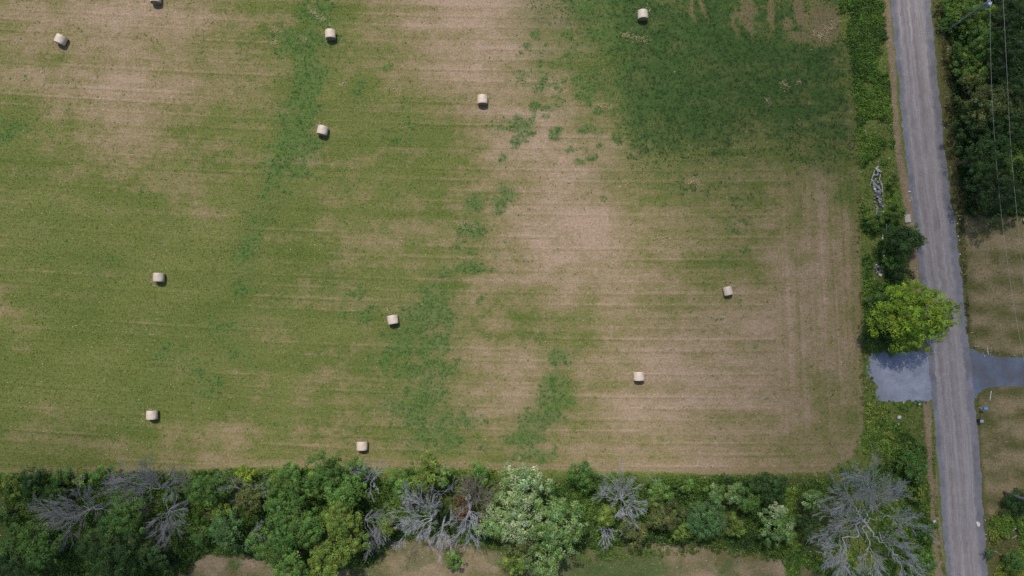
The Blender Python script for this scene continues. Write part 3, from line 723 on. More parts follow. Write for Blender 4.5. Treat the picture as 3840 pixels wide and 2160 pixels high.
def tree(px, py, rpx, zc, pal, label, cat="tree", name="leafy_tree", sq=1.0, rz=None, seed=0, leaf=.24, dens=1.0, group=None, gaps=.40, clump=(.34, .72), lean=0.0, rough=1.0, lobes=None):
    """a crown of leaf clumps around limbs; px,py,rpx are the crown centre and radius as seen in the survey, zc its height"""
    r = np.random.default_rng(1000+seed)
    c = P(px, py, zc); R = rpx/17.17*(1-zc/H)
    rz = rz or min(R*.95, zc*.85)
    base = Vector((c.x+r.normal(0, .1*R), c.y+r.normal(0, .1*R)+lean*R, 0))
    root = empty(name, base); tag(root, label, cat, group)
    O = np.array(c)-np.array(base)
    # clump centres on an uneven shell
    nc = int(max(14, 26*R*R/(1.0)*.50*dens/(clump[1]**2/.42)))
    u = r.normal(size=(nc*3, 3)); u /= np.linalg.norm(u, axis=1, keepdims=True)
    u = u[u[:, 2] > -.35]
    az = np.arctan2(u[:, 1], u[:, 0])
    lob = (.74+.25*(1-rough))+.5*rough*fbm(az*1.1+20+seed, u[:, 2]*1.8+5, 300+seed, 3)
    hole = fbm(u[:, 0]*2.2+9, u[:, 1]*2.2+9+seed, 400+seed, 2)
    ok = hole > gaps-.06
    u, lob = u[ok][:nc], lob[ok][:nc]
    if lobes is None:
        nl = int(np.clip(2+R*.8, 3, 7)); la = np.arange(nl)*2.4+r.uniform(0, 6.28)
        lobes = [(math.cos(a)*q, math.sin(a)*q, r.uniform(-.35, .3), r.uniform(.42, .66)) for a, q in zip(la, r.uniform(.25, .62, nl))]+[(0, 0, .12, .6)]
    lob_ = np.array(lobes); li = r.choice(len(lob_), len(u), p=lob_[:, 3]**2/(lob_[:, 3]**2).sum())
    rad = lob*np.where(r.uniform(size=len(u)) < .78, r.uniform(.82, 1.02, len(u)), r.uniform(.35, .8, len(u)))
    sc3 = np.array([R, R*sq, rz])
    C = O+(lob_[li, :3]+u*rad[:, None]*lob_[li, 3:4]*1.08)*sc3
    C[:, 2] = np.maximum(C[:, 2], .25)
    m = len(C); cr = r.uniform(*clump, m)*min(1.0, .55+R*.16)
    k = int(np.clip(34*(clump[1]/.7)**2/(leaf/.24)**1.6, 14, 90))
    w = r.normal(size=(m*k, 3)); w /= np.linalg.norm(w, axis=1, keepdims=True); w[:, 2] = np.abs(w[:, 2])*1.0-.18
    cc = np.repeat(C, k, 0); crr = np.repeat(cr, k)[:, None]
    pos = cc+w*crr*np.array([1, 1, .7])*r.uniform(.55, 1.05, (m*k, 1))
    nn = w*.85+np.repeat(u, k, 0)*.2+np.array([0, 0, .55])+r.normal(size=(m*k, 3))*.22
    palc = np.array(LEAFPAL[pal])*(1.66 if pal != 'pale' else 1.5); wts = r.dirichlet(np.ones(len(palc))*2.0, m) if pal not in ('pale', 'palemix') else None
    if wts is not None: cb = wts@palc
    else: cb = palc[r.integers(0, len(palc), m)]
    cb = cb*np.exp(r.normal(0, .25, (m, 1)))*(1+r.normal(0, .10, (m, 3))*np.array([1, .25, .6]))
    col = tint_var(1, m*k, r, .07, .13)*np.repeat(cb, k, 0)
    if pal in ('pale', 'palemix'):
        sw = r.uniform(size=m*k) < (.25 if pal == 'pale' else .40); col[sw] = palc[-1]*np.exp(r.normal(0, .25, (sw.sum(), 1)))
    v, f = leaves_geo(pos, nn, r.uniform(.7, 1.3, m*k)*leaf, .62, r)
    mesh_np("crown", v, f, M_LEAF, root, fcol=col)
    tb = Tubes(); fork = O*np.array([.6, .6, 0])+np.array([0, 0, max(.3, (zc-rz)*.8+.1*zc)])
    tr = .05+.045*R
    p, q = limb((0, 0, -.08), fork, tr*1.25, tr*.8, r, 6, .03); tb.path(p, q, 8)
    for i in r.choice(m, min(m, 9+int(2*R)), replace=False):
        p, q = limb(fork, C[i], tr*.5, .02, r, 6, .10, .06); tb.path(p, q, 5)
    tb.build("trunk", M_BARK, root)
    return root

def twigs(tb, p, d, L, rad, lvl, r, kids, spread=(20, 48), up=.03, minr=.017):
    n = 6 if lvl > 0 else 4
    pts = [p]; dd = d/np.linalg.norm(d)
    for _ in range(n-1):
        dd = dd+r.normal(0, .075, 3)+np.array([0, 0, up]); dd /= np.linalg.norm(dd)
        pts.append(pts[-1]+dd*L/(n-1))
    rr = np.linspace(rad, max(minr*.7, rad*.3), n)
    tb.path(pts, rr, 5 if lvl > 1 else 3)
    if lvl == 0: return
    for k in range(kids[lvl]):
        t = r.uniform(.18, 1.0)**.8
        i = min(n-2, int(t*(n-1))); q = pts[i]+(pts[i+1]-pts[i])*(t*(n-1)-i)
        tang = pts[i+1]-pts[i]; tang /= np.linalg.norm(tang)
        a = r.normal(size=3); a -= a.dot(tang)*tang; a /= np.linalg.norm(a)
        th = math.radians(r.uniform(*spread))
        twigs(tb, q, tang*math.cos(th)+a*math.sin(th), L*r.uniform(.38, .62)*(1.15-.4*t), max(minr, rad*.5*(1.1-.5*t)), lvl-1, r, kids, spread, up, minr)

def dead_tree(px, py, label, limbs, zfork, seed, mat=None, tr=.17, kids=(0, 3, 5, 8), name="dead_tree", minr=.017, up=.03, group="dead bare trees in the hedgerow"):
    minr = minr*.62; limbs = [(l[0], l[1], l[2], l[3]*.54)+tuple(l[4:]) for l in limbs]
    """limbs: list of (survey x, survey y, height, radius) end points, each growing its own fan of twigs"""
    r = np.random.default_rng(2000+seed)
    f = P(px, py, zfork); base = Vector((f.x+r.normal(0, .15), f.y+r.normal(0, .15), 0))
    root = empty(name, base); tag(root, label, "dead tree", group)
    fk = np.array(f)-np.array(base)
    tt = Tubes(); p, q = limb((0, 0, -.1), fk, tr*1.3, tr, r, 6, .03); tt.path(p, q, 8)
    tb = Tubes()
    hubs = {}
    for lm in limbs:
        (ex, ey, ez, er) = lm[:4]; st = fk
        if len(lm) > 4:
            hx, hy, hz, hr = lm[4]; st = np.array(P(hx, hy, hz))-np.array(base)
            if lm[4] not in hubs:
                hubs[lm[4]] = 1; p, q = limb(fk, st, hr*.62, hr*.42, r, 9, .13, .04); tb.path(p, q, 7)
        e = np.array(P(ex, ey, ez))-np.array(base); L = np.linalg.norm(e-st)
        p, q = limb(st, e, er, er*.4, r, 8, .09, .05); tb.path(p, q, 6)
        for k in range(kids[3]+int(L*.8)):
            t = r.uniform(.22, 1.0); i = min(6, int(t*7)); s = p[i]+(p[i+1]-p[i])*(t*7-i); tg = p[i+1]-p[i]; tg = tg/np.linalg.norm(tg)
            a = r.normal(size=3); a -= a.dot(tg)*tg; a /= np.linalg.norm(a); th = math.radians(r.uniform(10, 40))
            twigs(tb, s, tg*math.cos(th)+a*math.sin(th), L*r.uniform(.34, .62), max(minr*1.2, er*.36*(1.1-.6*t)), 2, r, kids, (10, 32), up, minr)
    tt.build("trunk", mat or M_DEAD, root); tb.build("branches", mat or M_DEAD, root)
    return root
def fan(tile, cx, cy, ends):        # ends in enlarged-sheet pixels
    return [(*T(tile, a, b), z, r) for a, b, z, r in ends]

# ------------------------------------------------------------------ trees
def TT(tile, zx, zy, rz_, zc, pal, label, **kw):
    x, y = T(tile, zx, zy); tree(x, y, rz_*.25, zc, pal, label, **kw)
GH = "leafy trees and shrubs of the hedgerow"
n_ = [0]
def sd():
    n_[0] += 1; return n_[0]
# the bright tree and the shrubs on the verge
tree(2291, 798, 98, 6.0, 'maple', "bright yellow green maple overhanging the road above the gravel pull-off", name="maple_tree", seed=sd(), leaf=.24, sq=.86, gaps=.20, dens=1.7, rough=.9, lobes=[(.28,.12,.22,.62),(-.30,.36,.0,.52),(.62,.10,-.05,.36),(.25,-.52,-.1,.46),(-.42,-.12,-.2,.5),(.02,.62,-.05,.40),(.55,-.35,-.2,.30),(-.12,-.72,-.35,.28),(.0,.0,.1,.55)])
tree(2238, 770, 44, 2.4, 'mid', "small green bush under the field side of the bright maple", "shrub", "shrub", seed=sd(), leaf=.2)
tree(2232, 842, 52, 2.2, 'dark', "dark bush in the shade below the bright maple", "shrub", "shrub", seed=sd(), leaf=.2)
tree(2262, 602, 56, 3.4, 'dark', "dark green shrub reaching over the road edge above the maple", "shrub", "shrub", seed=sd(), leaf=.22, sq=.75)
tree(2300, 598, 28, 2.6, 'wood', "small dark shrub leaning farthest onto the road", "shrub", "shrub", seed=sd(), leaf=.2, sq=1.5)
tree(2252, 532, 30, 2.0, 'wood', "round green shrub between long rock heap and culvert slab", "shrub", "shrub", seed=sd(), leaf=.2)
tree(2205, 552, 30, 1.3, 'wood', "low shrub at the lower end of the long rock heap", "shrub", "shrub", seed=sd(), leaf=.2)
tree(2238, 662, 27, 1.6, 'mid', "rounded green bush beside the short rock heap", "shrub", "shrub", seed=sd(), leaf=.18)
tree(2262, 690, 30, 1.5, 'vdark', "very dark low bush between short rock heap and road", "shrub", "shrub", seed=sd(), leaf=.18)
tree(2247, 455, 17, 1.2, 'wood', "small bush beside the dry strip across from the rails", "shrub", "shrub", seed=sd(), leaf=.18, sq=1.4)
TT(T4, 1120, 330, 190, 1.8, 'mid', "green bush on the verge nearest the corner of the field", cat="shrub", name="shrub", seed=sd())
TT(T4, 1180, 620, 130, 1.6, 'yellow', "yellow green bush beside the crown of the big dead tree", cat="shrub", name="shrub", seed=sd())
TT(T4, 1000, 560, 90, 2.4, 'blue', "blue green bush pushing through the big dead tree", cat="shrub", name="shrub", seed=sd(), leaf=.18)
TT(T4, 1240, 1000, 110, 1.6, 'mid', "bush edging the dry strip right of the big dead tree", cat="shrub", name="shrub", seed=sd())
TT(T4, 1200, 1300, 150, 1.8, 'freshgreen', "bush edging the dry strip at the bottom of the picture", cat="shrub", name="shrub", seed=sd())
# hedgerow, from the field corner leftwards
hedge = [
 (T4,130,690,140,3.0,'palemix',"pale leaved shrub just left of the big dead tree",'shrub'),
 (T4,70,880,150,3.2,'dark',"dark shrub below the pale one left of the big dead tree",'shrub'),
 (T5,1950,560,190,3.2,'dark',"dark bushy tree touching the field edge in the hedgerow's thick right part",'tree'),
 (T5,2040,960,180,3.8,'palemix',"whitish topped tree at the lower edge of the hedgerow's right part",'tree'),
 (T5,2030,790,110,3.6,'pale',"small whitish shrub between the dark bushy tree and the whitish topped one",'shrub'),
 (T5,1590,610,130,3.0,'palemix',"pale flecked shrub near the field edge above the yellow green one",'shrub'),
 (T5,1400,600,100,2.6,'palemix',"narrow pale flecked shrub beside the wider pale flecked one",'shrub'),
 (T5,1130,530,90,2.2,'freshgreen',"little light green shrub poking up at the field edge",'shrub'),
 (T5,1290,860,240,4.2,'blue',"broad blue green tree right of the watermarkless dead grey fan",'tree'),
 (T5,1620,950,120,3.0,'yellow',"yellow green bush in the lower hollow of the hedgerow",'shrub'),
 (T5,1740,700,140,2.6,'mid',"mid green bush between pale flecked shrub and dark bushy tree",'shrub'),
 (T5,870,860,190,4.0,'olive',"olive tree beside the small grey dead tree",'tree'),
 (T5,1040,990,110,3.2,'yellow',"spiky olive yellow shrub below the broad blue green tree",'shrub'),
 (T5,800,590,150,2.8,'freshgreen',"round green bush with two bare stems at the field edge",'shrub'),
 (T5,600,1020,150,3.4,'olive',"olive shrub under the small grey dead tree",'shrub'),
 (T5,300,840,130,4.2,'yellow',"yellowish shrub between the great pale tree and the grey dead fan",'shrub'),
 (T5,60,420,170,3.6,'mid',"green bush at the shoulder of the great pale tree",'shrub'),
 (T6,1740,520,270,6.4,'pale',"great whitish leaved tree reaching onto the field, upper crown",'tree'),
 (T6,1640,850,290,6.4,'pale',"great whitish leaved tree in mid hedge, middle crown",'tree'),
 (T6,2060,930,300,6.6,'palemix',"pale speckled tree right of the great whitish crowns",'tree'),
 (T6,1400,950,160,5.5,'palemix',"pale speckled tree between bare brown stems and whitish crowns",'tree'),
 (T6,1960,1330,190,6.0,'palemix',"pale speckled tree lowest of the whitish group",'tree'),
 (T6,1600,1290,150,5.4,'yellow',"loose yellow green tree at the bottom edge below the whitish crowns",'tree'),
 (T6,1740,1080,200,5.6,'olive',"olive crowned tree in the middle of the whitish group",'tree'),
 (T6,750,400,180,5.0,'yellow',"rounded yellow green tree standing out onto the field",'tree'),
 (T6,920,450,110,4.2,'palemix',"pale shrub on the right flank of the rounded yellow green tree",'shrub'),
 (T6,520,560,160,4.2,'freshgreen',"light green tree left below the rounded yellow green tree",'tree'),
 (T6,350,930,140,4.2,'yellow',"yellow green sapling between two dead grey fans",'tree'),
 (T6,1300,410,110,1.8,'freshgreen',"low bright bush on the field edge beside the whitish tree",'shrub'),
 (T6,1020,1300,110,2.2,'freshgreen',"green bush alone on the tan ground south of the hedge",'shrub'),
 (T6,1180,500,120,2.6,'olive',"olive thicket around the bare brown stems",'shrub'),
 (T6,1080,800,120,2.0,'brown',"red brown withered shrub under the bare stems",'shrub'),
 (T7,1700,430,230,4.6,'mid',"green tree at the field edge left of the pale bare fan",'tree'),
 (T7,1950,400,150,4.4,'mid',"small green tree closest to the lowest hay bale",'tree'),
 (T7,1850,640,220,5.4,'freshgreen',"light green tree behind the field edge trees",'tree'),
 (T7,1300,640,270,5.0,'mid',"wide dark green tree left of the light green one",'tree'),
 (T7,1330,400,120,2.6,'freshgreen',"low light green bush at the field edge near the wide tree",'shrub'),
 (T7,1820,870,220,6.4,'yellow',"sunlit yellow green tree in the hedge's centre left",'tree'),
 (T7,1500,960,220,6.0,'mid',"green tree left of the sunlit yellow green one",'tree'),
 (T7,1950,1100,170,5.8,'yellow',"sunlit yellow green tree beside the drooping dead fans",'tree'),
 (T7,1180,1130,250,6.2,'mid',"large green tree right of the small white dead tree",'tree'),
 (T7,1700,1330,260,6.4,'yellow',"yellow green tree cut by the bottom of the picture",'tree'),
 (T7,1330,1340,210,6.0,'freshgreen',"green tree beside the yellow one on the bottom edge",'tree'),
 (T7,650,960,200,4.8,'blue',"ball shaped blue green tree above the tan gap",'tree'),
 (T7,470,570,220,4.0,'mid',"bushy green tree at the field edge right of the fallen limbs",'tree'),
 (T7,850,430,100,2.4,'bright',"bright light green shrub at the field edge",'shrub'),
 (T7,900,690,170,3.4,'olive',"olive shrub above the small white dead tree",'shrub'),
 (T7,620,760,110,2.6,'bright',"yellow green low shrub above the ball shaped tree",'shrub'),
 (T7,400,1020,140,3.0,'mid',"dull green shrub left of the ball shaped tree",'shrub'),
 (T8,100,520,150,2.6,'yellow',"yellowish bush in the far left of the hedge",'shrub'),
 (T8,340,470,160,2.8,'dark',"dark bush at the field edge near the left end",'shrub'),
 (T8,640,450,130,2.2,'mid',"green bush at the field edge above the fallen grey branches",'shrub'),
 (T8,800,450,80,1.8,'bright',"bright little shrub at the field edge above the fallen grey branches",'shrub'),
 (T8,1010,430,120,2.0,'freshgreen',"green bush beside the bare twiggy brush at the field edge",'shrub'),
 (T8,60,830,140,3.0,'mid',"green shrub on the left border of the picture",'shrub'),
 (T8,560,620,150,2.0,'dark',"dark low shrub behind the bushes at the left",'shrub'),
 (T8,1260,870,240,6.0,'mid',"tall dark green tree between fallen branches and broken snag",'tree'),
 (T8,1080,1160,300,6.4,'dark',"large dark tree at the bottom left of the hedge",'tree'),
 (T8,1500,1250,170,6.0,'dark',"narrow dark tree below the broken snag",'tree'),
 (T8,190,1060,230,6.0,'mid',"large tree in the bottom left corner, upper crown",'tree'),
 (T8,420,1190,210,6.4,'mid',"large tree in the bottom left corner with drooping right side",'tree'),
 (T8,110,1330,200,6.4,'dark',"dark tree filling the very bottom left corner",'tree'),
 (T8,1250,1380,200,5.4,'dark',"dark crown cut off by the bottom edge left of the tan gap",'tree'),
 (T8,1720,640,90,2.6,'mid',"small green bush around the broken snag",'shrub'),
]
for (tile, zx, zy, rz_, zc, pal, label, cat) in hedge:
    label = label.replace("watermarkless dead grey fan", "small grey dead tree")
    TT(tile, zx, zy, rz_, zc, pal, label, cat=cat, name="leafy_tree" if cat == 'tree' else "shrub", seed=sd(), group=GH,
       leaf=.20 if cat == 'tree' else .18, gaps=.42, clump=(.30, .68))
# roadside wood on the right
wood = [
 (T1,1500,40,150,1.6,'wood',"green bush at the top edge between road and leaning pole",'shrub'),
 (T1,1730,170,200,2.8,'wood',"mid green tree under the utility pole",'tree'),
 (T1,1480,260,100,1.1,'mid',"brighter low bush beside the road below the pole foot",'shrub'),
 (T1,1800,420,190,3.6,'mid',"fresh green tree standing under the left wire",'tree'),
 (T1,1660,640,180,2.2,'wood',"green tree third from the top along the road",'tree'),
 (T1,1770,760,150,3.2,'wood',"small yellow tinged tree under the left wire",'tree'),
 (T1,1830,1010,240,5.0,'olive',"olive crowned tree midway along the wood's edge",'tree'),
 (T1,1790,1260,230,3.4,'dark',"dark tree under the olive crowned one",'tree'),
 (T1,2120,160,230,6.0,'vdark',"very dark tree in the top right corner",'tree'),
 (T1,2170,520,230,6.0,'vdark',"very dark tree right of the wires near the top",'tree'),
 (T1,2000,760,130,3.2,'dark',"dark green gap filler tree between the two wires",'tree'),
 (T1,2200,900,180,6.0,'vdark',"very dark tree at the right border of the wood",'tree'),
 (T1,2130,1090,170,5.0,'olive',"olive green tree beside the right wire",'tree'),
 (T1,2200,1330,170,5.6,'dark',"dark tree at the right border near the lawn",'tree'),
 (T2,1830,110,240,5.0,'dark',"wide dark tree above the last one before the lawn",'tree'),
 (T2,1900,500,270,5.0,'vdark',"round dark tree casting shade on the lawn",'tree'),
 (T2,2150,180,150,4.4,'wood',"green tree between the wires just above the lawn",'tree'),
 (T2,2200,560,130,4.4,'vdark',"dark tree beside the right wire over the lawn edge",'tree'),
]
for (tile, zx, zy, rz_, zc, pal, label, cat) in wood:
    TT(tile, zx, zy, rz_, zc, pal, label, cat=cat, name="leafy_tree" if cat == 'tree' else "shrub", seed=sd(), group="trees of the roadside wood", leaf=.19, gaps=.38, clump=(.28, .62))
TT(T2, 2188, 762, 30, 1.2, 'bright', "tiny yellow green rosette bush under the right wire", cat="shrub", name="shrub", seed=sd(), leaf=.16, clump=(.14, .26))
tree(2562, 1262, 42, 1.6, 'dark', "dark oval bush around the foot of the lower utility pole", "shrub", "shrub", seed=sd(), leaf=.18, sq=1.0)
TT(T4, 1900, 1225, 60, 0.8, 'blue', "low blue green bush touching the road at its lower right edge", cat="shrub", name="shrub", seed=sd(), leaf=.15, clump=(.16, .34))
TT(T4, 2150, 1330, 130, 1.4, 'mid', "green bush in the bottom right corner", cat="shrub", name="shrub", seed=sd(), leaf=.18)

# dead trees
x, y = T(T4, 645, 900)
def hub(tile, a, b, z, r): return (*T(tile, a, b), z, r)
hU = hub(T4, 712, 775, 4.6, .17); hL = hub(T4, 455, 1130, 4.4, .17); hR = hub(T4, 800, 1110, 4.6, .15); hB = hub(T4, 690, 1150, 4.2, .14); hW = hub(T4, 540, 740, 4.4, .12); hE = hub(T4, 860, 840, 4.8, .11); hS = hub(T4, 940, 1230, 5.2, .11)
big = []
for h, ends in ((hL, [(300,1250,6.2,.07),(420,1330,6.0,.09),(490,1420,5.8,.10),(250,1150,6.0,.06),(340,1370,6.0,.06)]),
                (hU, [(560,520,7.6,.08),(650,450,8.0,.08),(740,440,8.0,.07),(830,510,7.6,.08),(930,600,7.0,.06),(690,600,7.4,.06),(880,690,6.6,.06)]),
                (hR, [(1000,1120,6.6,.07),(1130,1180,6.5,.07),(950,1010,6.4,.06)]), (hS, [(1120,1310,6.8,.08),(1040,1400,6.6,.07),(1200,1390,6.8,.06)]),
                (hB, [(740,1360,6.4,.08),(640,1330,5.8,.06),(830,1380,6.2,.07)]),
                (hW, [(400,610,7.0,.06),(470,560,7.2,.06),(420,720,6.6,.06)]), (hE, [(1050,880,7.0,.07),(1190,960,7.0,.06),(1090,820,7.0,.05)])):
    for (a, b, z, r_) in ends: big.append((*T(T4, a, b), z, r_, h))
big += fan(T4, 0, 0, [(400,880,5.6,.08),(320,1000,5.6,.06),(360,830,5.6,.06)])
dead_tree(x, y, "big bleached dead tree with wide fans of branches beside the road verge", big, 2.6, 1, tr=.2, kids=(0, 4, 6, 9), name="dead_tree")
x, y = T(T5, 470, 690)
dead_tree(x, y, "small grey dead tree fanned out near the field edge right of the whitish trees", fan(T5, 0, 0, [
  (380,500,5.2,.06),(470,510,5.4,.06),(560,560,5.2,.05),(300,650,4.6,.05),(620,700,4.6,.05),(640,780,4.4,.05),(560,840,4.0,.06),(480,870,4.0,.06),(430,800,4.0,.05),(330,590,4.8,.05)]), 3.2, 2, tr=.12, kids=(0, 4, 6, 9))
x, y = T(T5, 295, 910)
dead_tree(x, y, "little white dead sapling drooping beside the whitish trees", fan(T5, 0, 0, [(300,1060,3.6,.05),(250,1010,3.8,.04),(350,1010,3.8,.04),(320,1080,3.6,.04),(270,1060,3.6,.04)]), 4.4, 3, tr=.09, kids=(0, 4, 5, 4))
x, y = T(T5, 540, 960)
dead_tree(x, y, "thin dead branches lying over the olive shrub", fan(T5, 0, 0, [(400,1000,3.8,.05),(480,1050,3.6,.05),(640,980,3.8,.04)]), 3.6, 4, tr=.08, kids=(0, 3, 4, 4))
x, y = T(T5, 820, 520)
dead_tree(x, y, "two short bare forks sticking up at the field edge", fan(T5, 0, 0, [(735,440,3.6,.06),(860,475,3.6,.05),(870,530,3.4,.04)]), 2.4, 5, tr=.08, kids=(0, 2, 2, 1))
x, y = T(T6, 810, 870)
dead_tree(x, y, "large grey dead tree sweeping left above the tan ground", fan(T6, 0, 0, [
  (600,660,6.4,.07),(690,650,6.6,.07),(780,700,6.2,.06),(560,800,5.8,.08),(540,900,5.4,.09),(520,1010,5.0,.08),(640,970,5.0,.08),(760,1010,4.6,.08),(730,1060,4.6,.06),(840,760,6.0,.06)]), 4.6, 6, tr=.17, kids=(0, 4, 6, 10))
x, y = T(T6, 910, 950)
dead_tree(x, y, "white branched dead tree hanging over the tan ground", fan(T6, 0, 0, [(880,1060,4.8,.08),(950,1060,4.6,.07),(850,1110,4.4,.05),(990,1090,4.6,.05),(910,1180,4.2,.06),(1080,850,5.6,.06),(1000,890,5.4,.05)]), 5.0, 7, tr=.13, kids=(0, 4, 5, 7))
x, y = T(T6, 1180, 790)
dead_tree(x, y, "tall forked dead tree next to the whitish crowns", fan(T6, 0, 0, [(1130,950,5.6,.09),(1100,1060,5.0,.06),(1220,900,5.8,.09),(1240,1010,5.2,.06),(1200,1060,5.0,.05),(1185,700,6.6,.08),(1250,850,5.8,.05),(1320,850,5.8,.04),(1280,960,5.4,.04)]), 6.0, 8, tr=.16, kids=(0, 4, 5, 4))
x, y = T(T6, 1250, 700)
dead_tree(x, y, "mauve brown leafless thicket beside the whitish tree", fan(T6, 0, 0, [(1150,560,4.6,.04),(1230,530,4.8,.04),(1330,560,4.8,.04),(1390,640,4.6,.04),(1370,760,4.2,.04),(1180,640,4.4,.03),(1300,620,4.6,.03)]), 2.6, 9, mat=M_DEAD_BROWN, tr=.10, kids=(0, 4, 7, 8), name="bare_thicket")
x, y = T(T6, 200, 490)
dead_tree(x, y, "pale bare fan at the field edge below the lowest hay bale", fan(T6, 0, 0, [(100,390,5.4,.05),(160,370,5.6,.05),(230,370,5.6,.05),(280,400,5.4,.04),(70,440,5.0,.04),(250,560,4.8,.05),(180,620,4.6,.05)]), 4.0, 10, tr=.10, kids=(0, 4, 6, 5))
x, y = T(T6, 130, 880)
dead_tree(x, y, "drooping grey dead tree beside the yellow green sapling", fan(T6, 0, 0, [(310,850,5.2,.07),(350,930,5.0,.07),(300,1030,4.6,.07),(230,1060,4.4,.06),(260,830,5.2,.05),(200,1120,4.2,.05)]), 5.2, 11, mat=M_DEAD_DIM, tr=.13, kids=(0, 4, 6, 9))
x, y = T(T7, 930, 1010)
dead_tree(x, y, "small white dead tree in a dark hole of the hedge", fan(T7, 0, 0, [(1030,1050,3.8,.05),(960,1100,3.4,.05),(880,1120,3.2,.05),(900,1030,3.6,.04),(1020,960,4.0,.04),(990,930,4.0,.04)]), 3.4, 12, tr=.10, kids=(0, 3, 4, 3))
x, y = T(T8, 910, 780)
dead_tree(x, y, "toppled grey tree with feathery limbs spread to the left", fan(T8, 0, 0, [(800,570,4.4,.09),(880,620,4.6,.08),(620,720,3.8,.09),(470,770,3.4,.06),(560,930,3.4,.08),(660,1010,3.2,.07),(720,880,3.6,.07),(1150,720,3.8,.10),(1300,690,3.6,.06),(640,860,3.4,.06)]), 3.0, 13, mat=M_DEAD_DIM, tr=.22, kids=(0, 4, 6, 10))
x, y = T(T8, 1620, 560)
dead_tree(x, y, "grey twiggy dead tree with a tuft rising onto the field edge", fan(T8, 0, 0, [(1480,330,5.0,.06),(1480,420,4.4,.05),(1560,430,4.2,.05),(1760,430,4.0,.05),(1830,480,3.8,.05),(1400,560,3.4,.07),(1230,480,3.4,.05),(1220,590,3.2,.06),(1850,560,3.4,.05),(1300,420,3.6,.04)]), 2.8, 14, mat=M_DEAD_DIM, tr=.17, kids=(0, 4, 6, 10))
x, y = T(T8, 1710, 790)
dead_tree(x, y, "broken snag with a pale splintered stump and hanging dead limbs", fan(T8, 0, 0, [(1680,930,5.4,.10),(1560,970,5.0,.06),(1560,890,5.2,.06),(1800,920,5.2,.05),(1830,870,5.2,.05),(1690,1090,4.6,.07),(1640,1060,4.6,.06),(1780,680,6.6,.12),(1630,670,6.2,.09),(1880,770,6.0,.11),(1750,1000,4.8,.05)]), 5.6, 15, mat=M_DEAD_DIM, tr=.24, kids=(0, 4, 6, 5))
x, y = T(T7, 990, 560)
dead_tree(x, y, "thin grey dead twigs above the olive shrub at the left", fan(T7, 0, 0, [(1060,480,3.8,.04),(960,520,3.8,.04),(1090,570,3.8,.04),(700,540,3.4,.04),(640,570,3.2,.04)]), 3.0, 16, mat=M_DEAD_DIM, tr=.09, kids=(0, 4, 5, 4))
x, y = T(T6, 940, 600)
dead_tree(x, y, "bare grey twigs in the dark gap under the rounded tree", fan(T6, 0, 0, [(830,590,5.0,.05),(880,640,4.8,.04),(1000,560,5.0,.04),(1010,520,5.0,.04)]), 4.0, 17, mat=M_DEAD_DIM, tr=.09, kids=(0, 4, 5, 4))

# ------------------------------------------------------------------ hay bales
def bale_meshes():
    r = np.random.default_rng(77); R_, L_ = .76, 1.26
    na, nl = 56, 18
    th = np.linspace(0, 2*np.pi, na, endpoint=False)
    ys = np.linspace(-L_/2, L_/2, nl)
    V = []
    for y in ys:
        edge = 1-.045*(abs(y)/(L_/2))**8
        rad = R_*edge*(1+.012*np.sin(th*5+y*3)+r.normal(0, .004, na))
        x = np.cos(th)*rad; z = np.sin(th)*rad
        z = np.where(z < -.62, -.62+(z+.62)*.25, z)     # flattened where it rests
        V.append(np.stack([x*1.02, np.full(na, y), z], -1))
    V = np.concatenate(V); zmin = V[:, 2].min(); V[:, 2] -= zmin
    F = [(i*na+j, i*na+(j+1) % na, (i+1)*na+(j+1) % na, (i+1)*na+j) for i in range(nl-1) for j in range(na)]
    ends = []
    for s, ring in ((-1, V[:na]), (1, V[-na:])):
        c = ring.mean(0); rings = []
        for q in (1.0, .985, .9, .7, .45, .2):
            p = c+(ring-c)*q*.998; p[:, 1] = ring[0, 1]+s*(.012 if q < .99 else -.004)+s*.03*(1-q)+r.normal(0, .010, na)*(q < .98)
            rings.append(p)
        ev = np.concatenate(rings+[c[None]+np.array([0, s*.05, 0])])
        ef = []
        for i in range(5):
            for j in range(na):
                q = (i*na+j, i*na+(j+1) % na, (i+1)*na+(j+1) % na, (i+1)*na+j); ef.append(q if s > 0 else q[::-1])
        tip = len(ev)-1
        tri = [(5*na+j, 5*na+(j+1) % na, tip, tip) for j in range(na)]
        ends.append((ev, ef, tri))
    return V, F, ends
BV, BF, BE = bale_meshes()
def bale_first():
    root = empty("hay_bale", (0, 0, 0))
    mesh_np("net_wrap", BV, BF, M_NET, root, smooth=True)
    for ev, ef, tri in BE:
        me = bpy.data.meshes.new("end_face"); me.from_pydata([tuple(v) for v in ev], [], [tuple(q) for q in ef]+[(a, b, c) for a, b, c, _ in tri]); me.update()
        me.materials.append(M_END)
        for p in me.polygons: p.use_smooth = True
        bmx = bmesh.new(); bmx.from_mesh(me); bmesh.ops.recalc_face_normals(bmx, faces=bmx.faces); bmx.to_mesh(me); bmx.free()
        o = bpy.data.objects.new("end_face", me); COL.objects.link(o); o.parent = root
    return root
def copy_tree(o, parent=None):
    c = o.copy(); COL.objects.link(c)
    if parent: c.parent = parent
    for ch in [k for k in o.children]: copy_tree(ch, c)
    return c
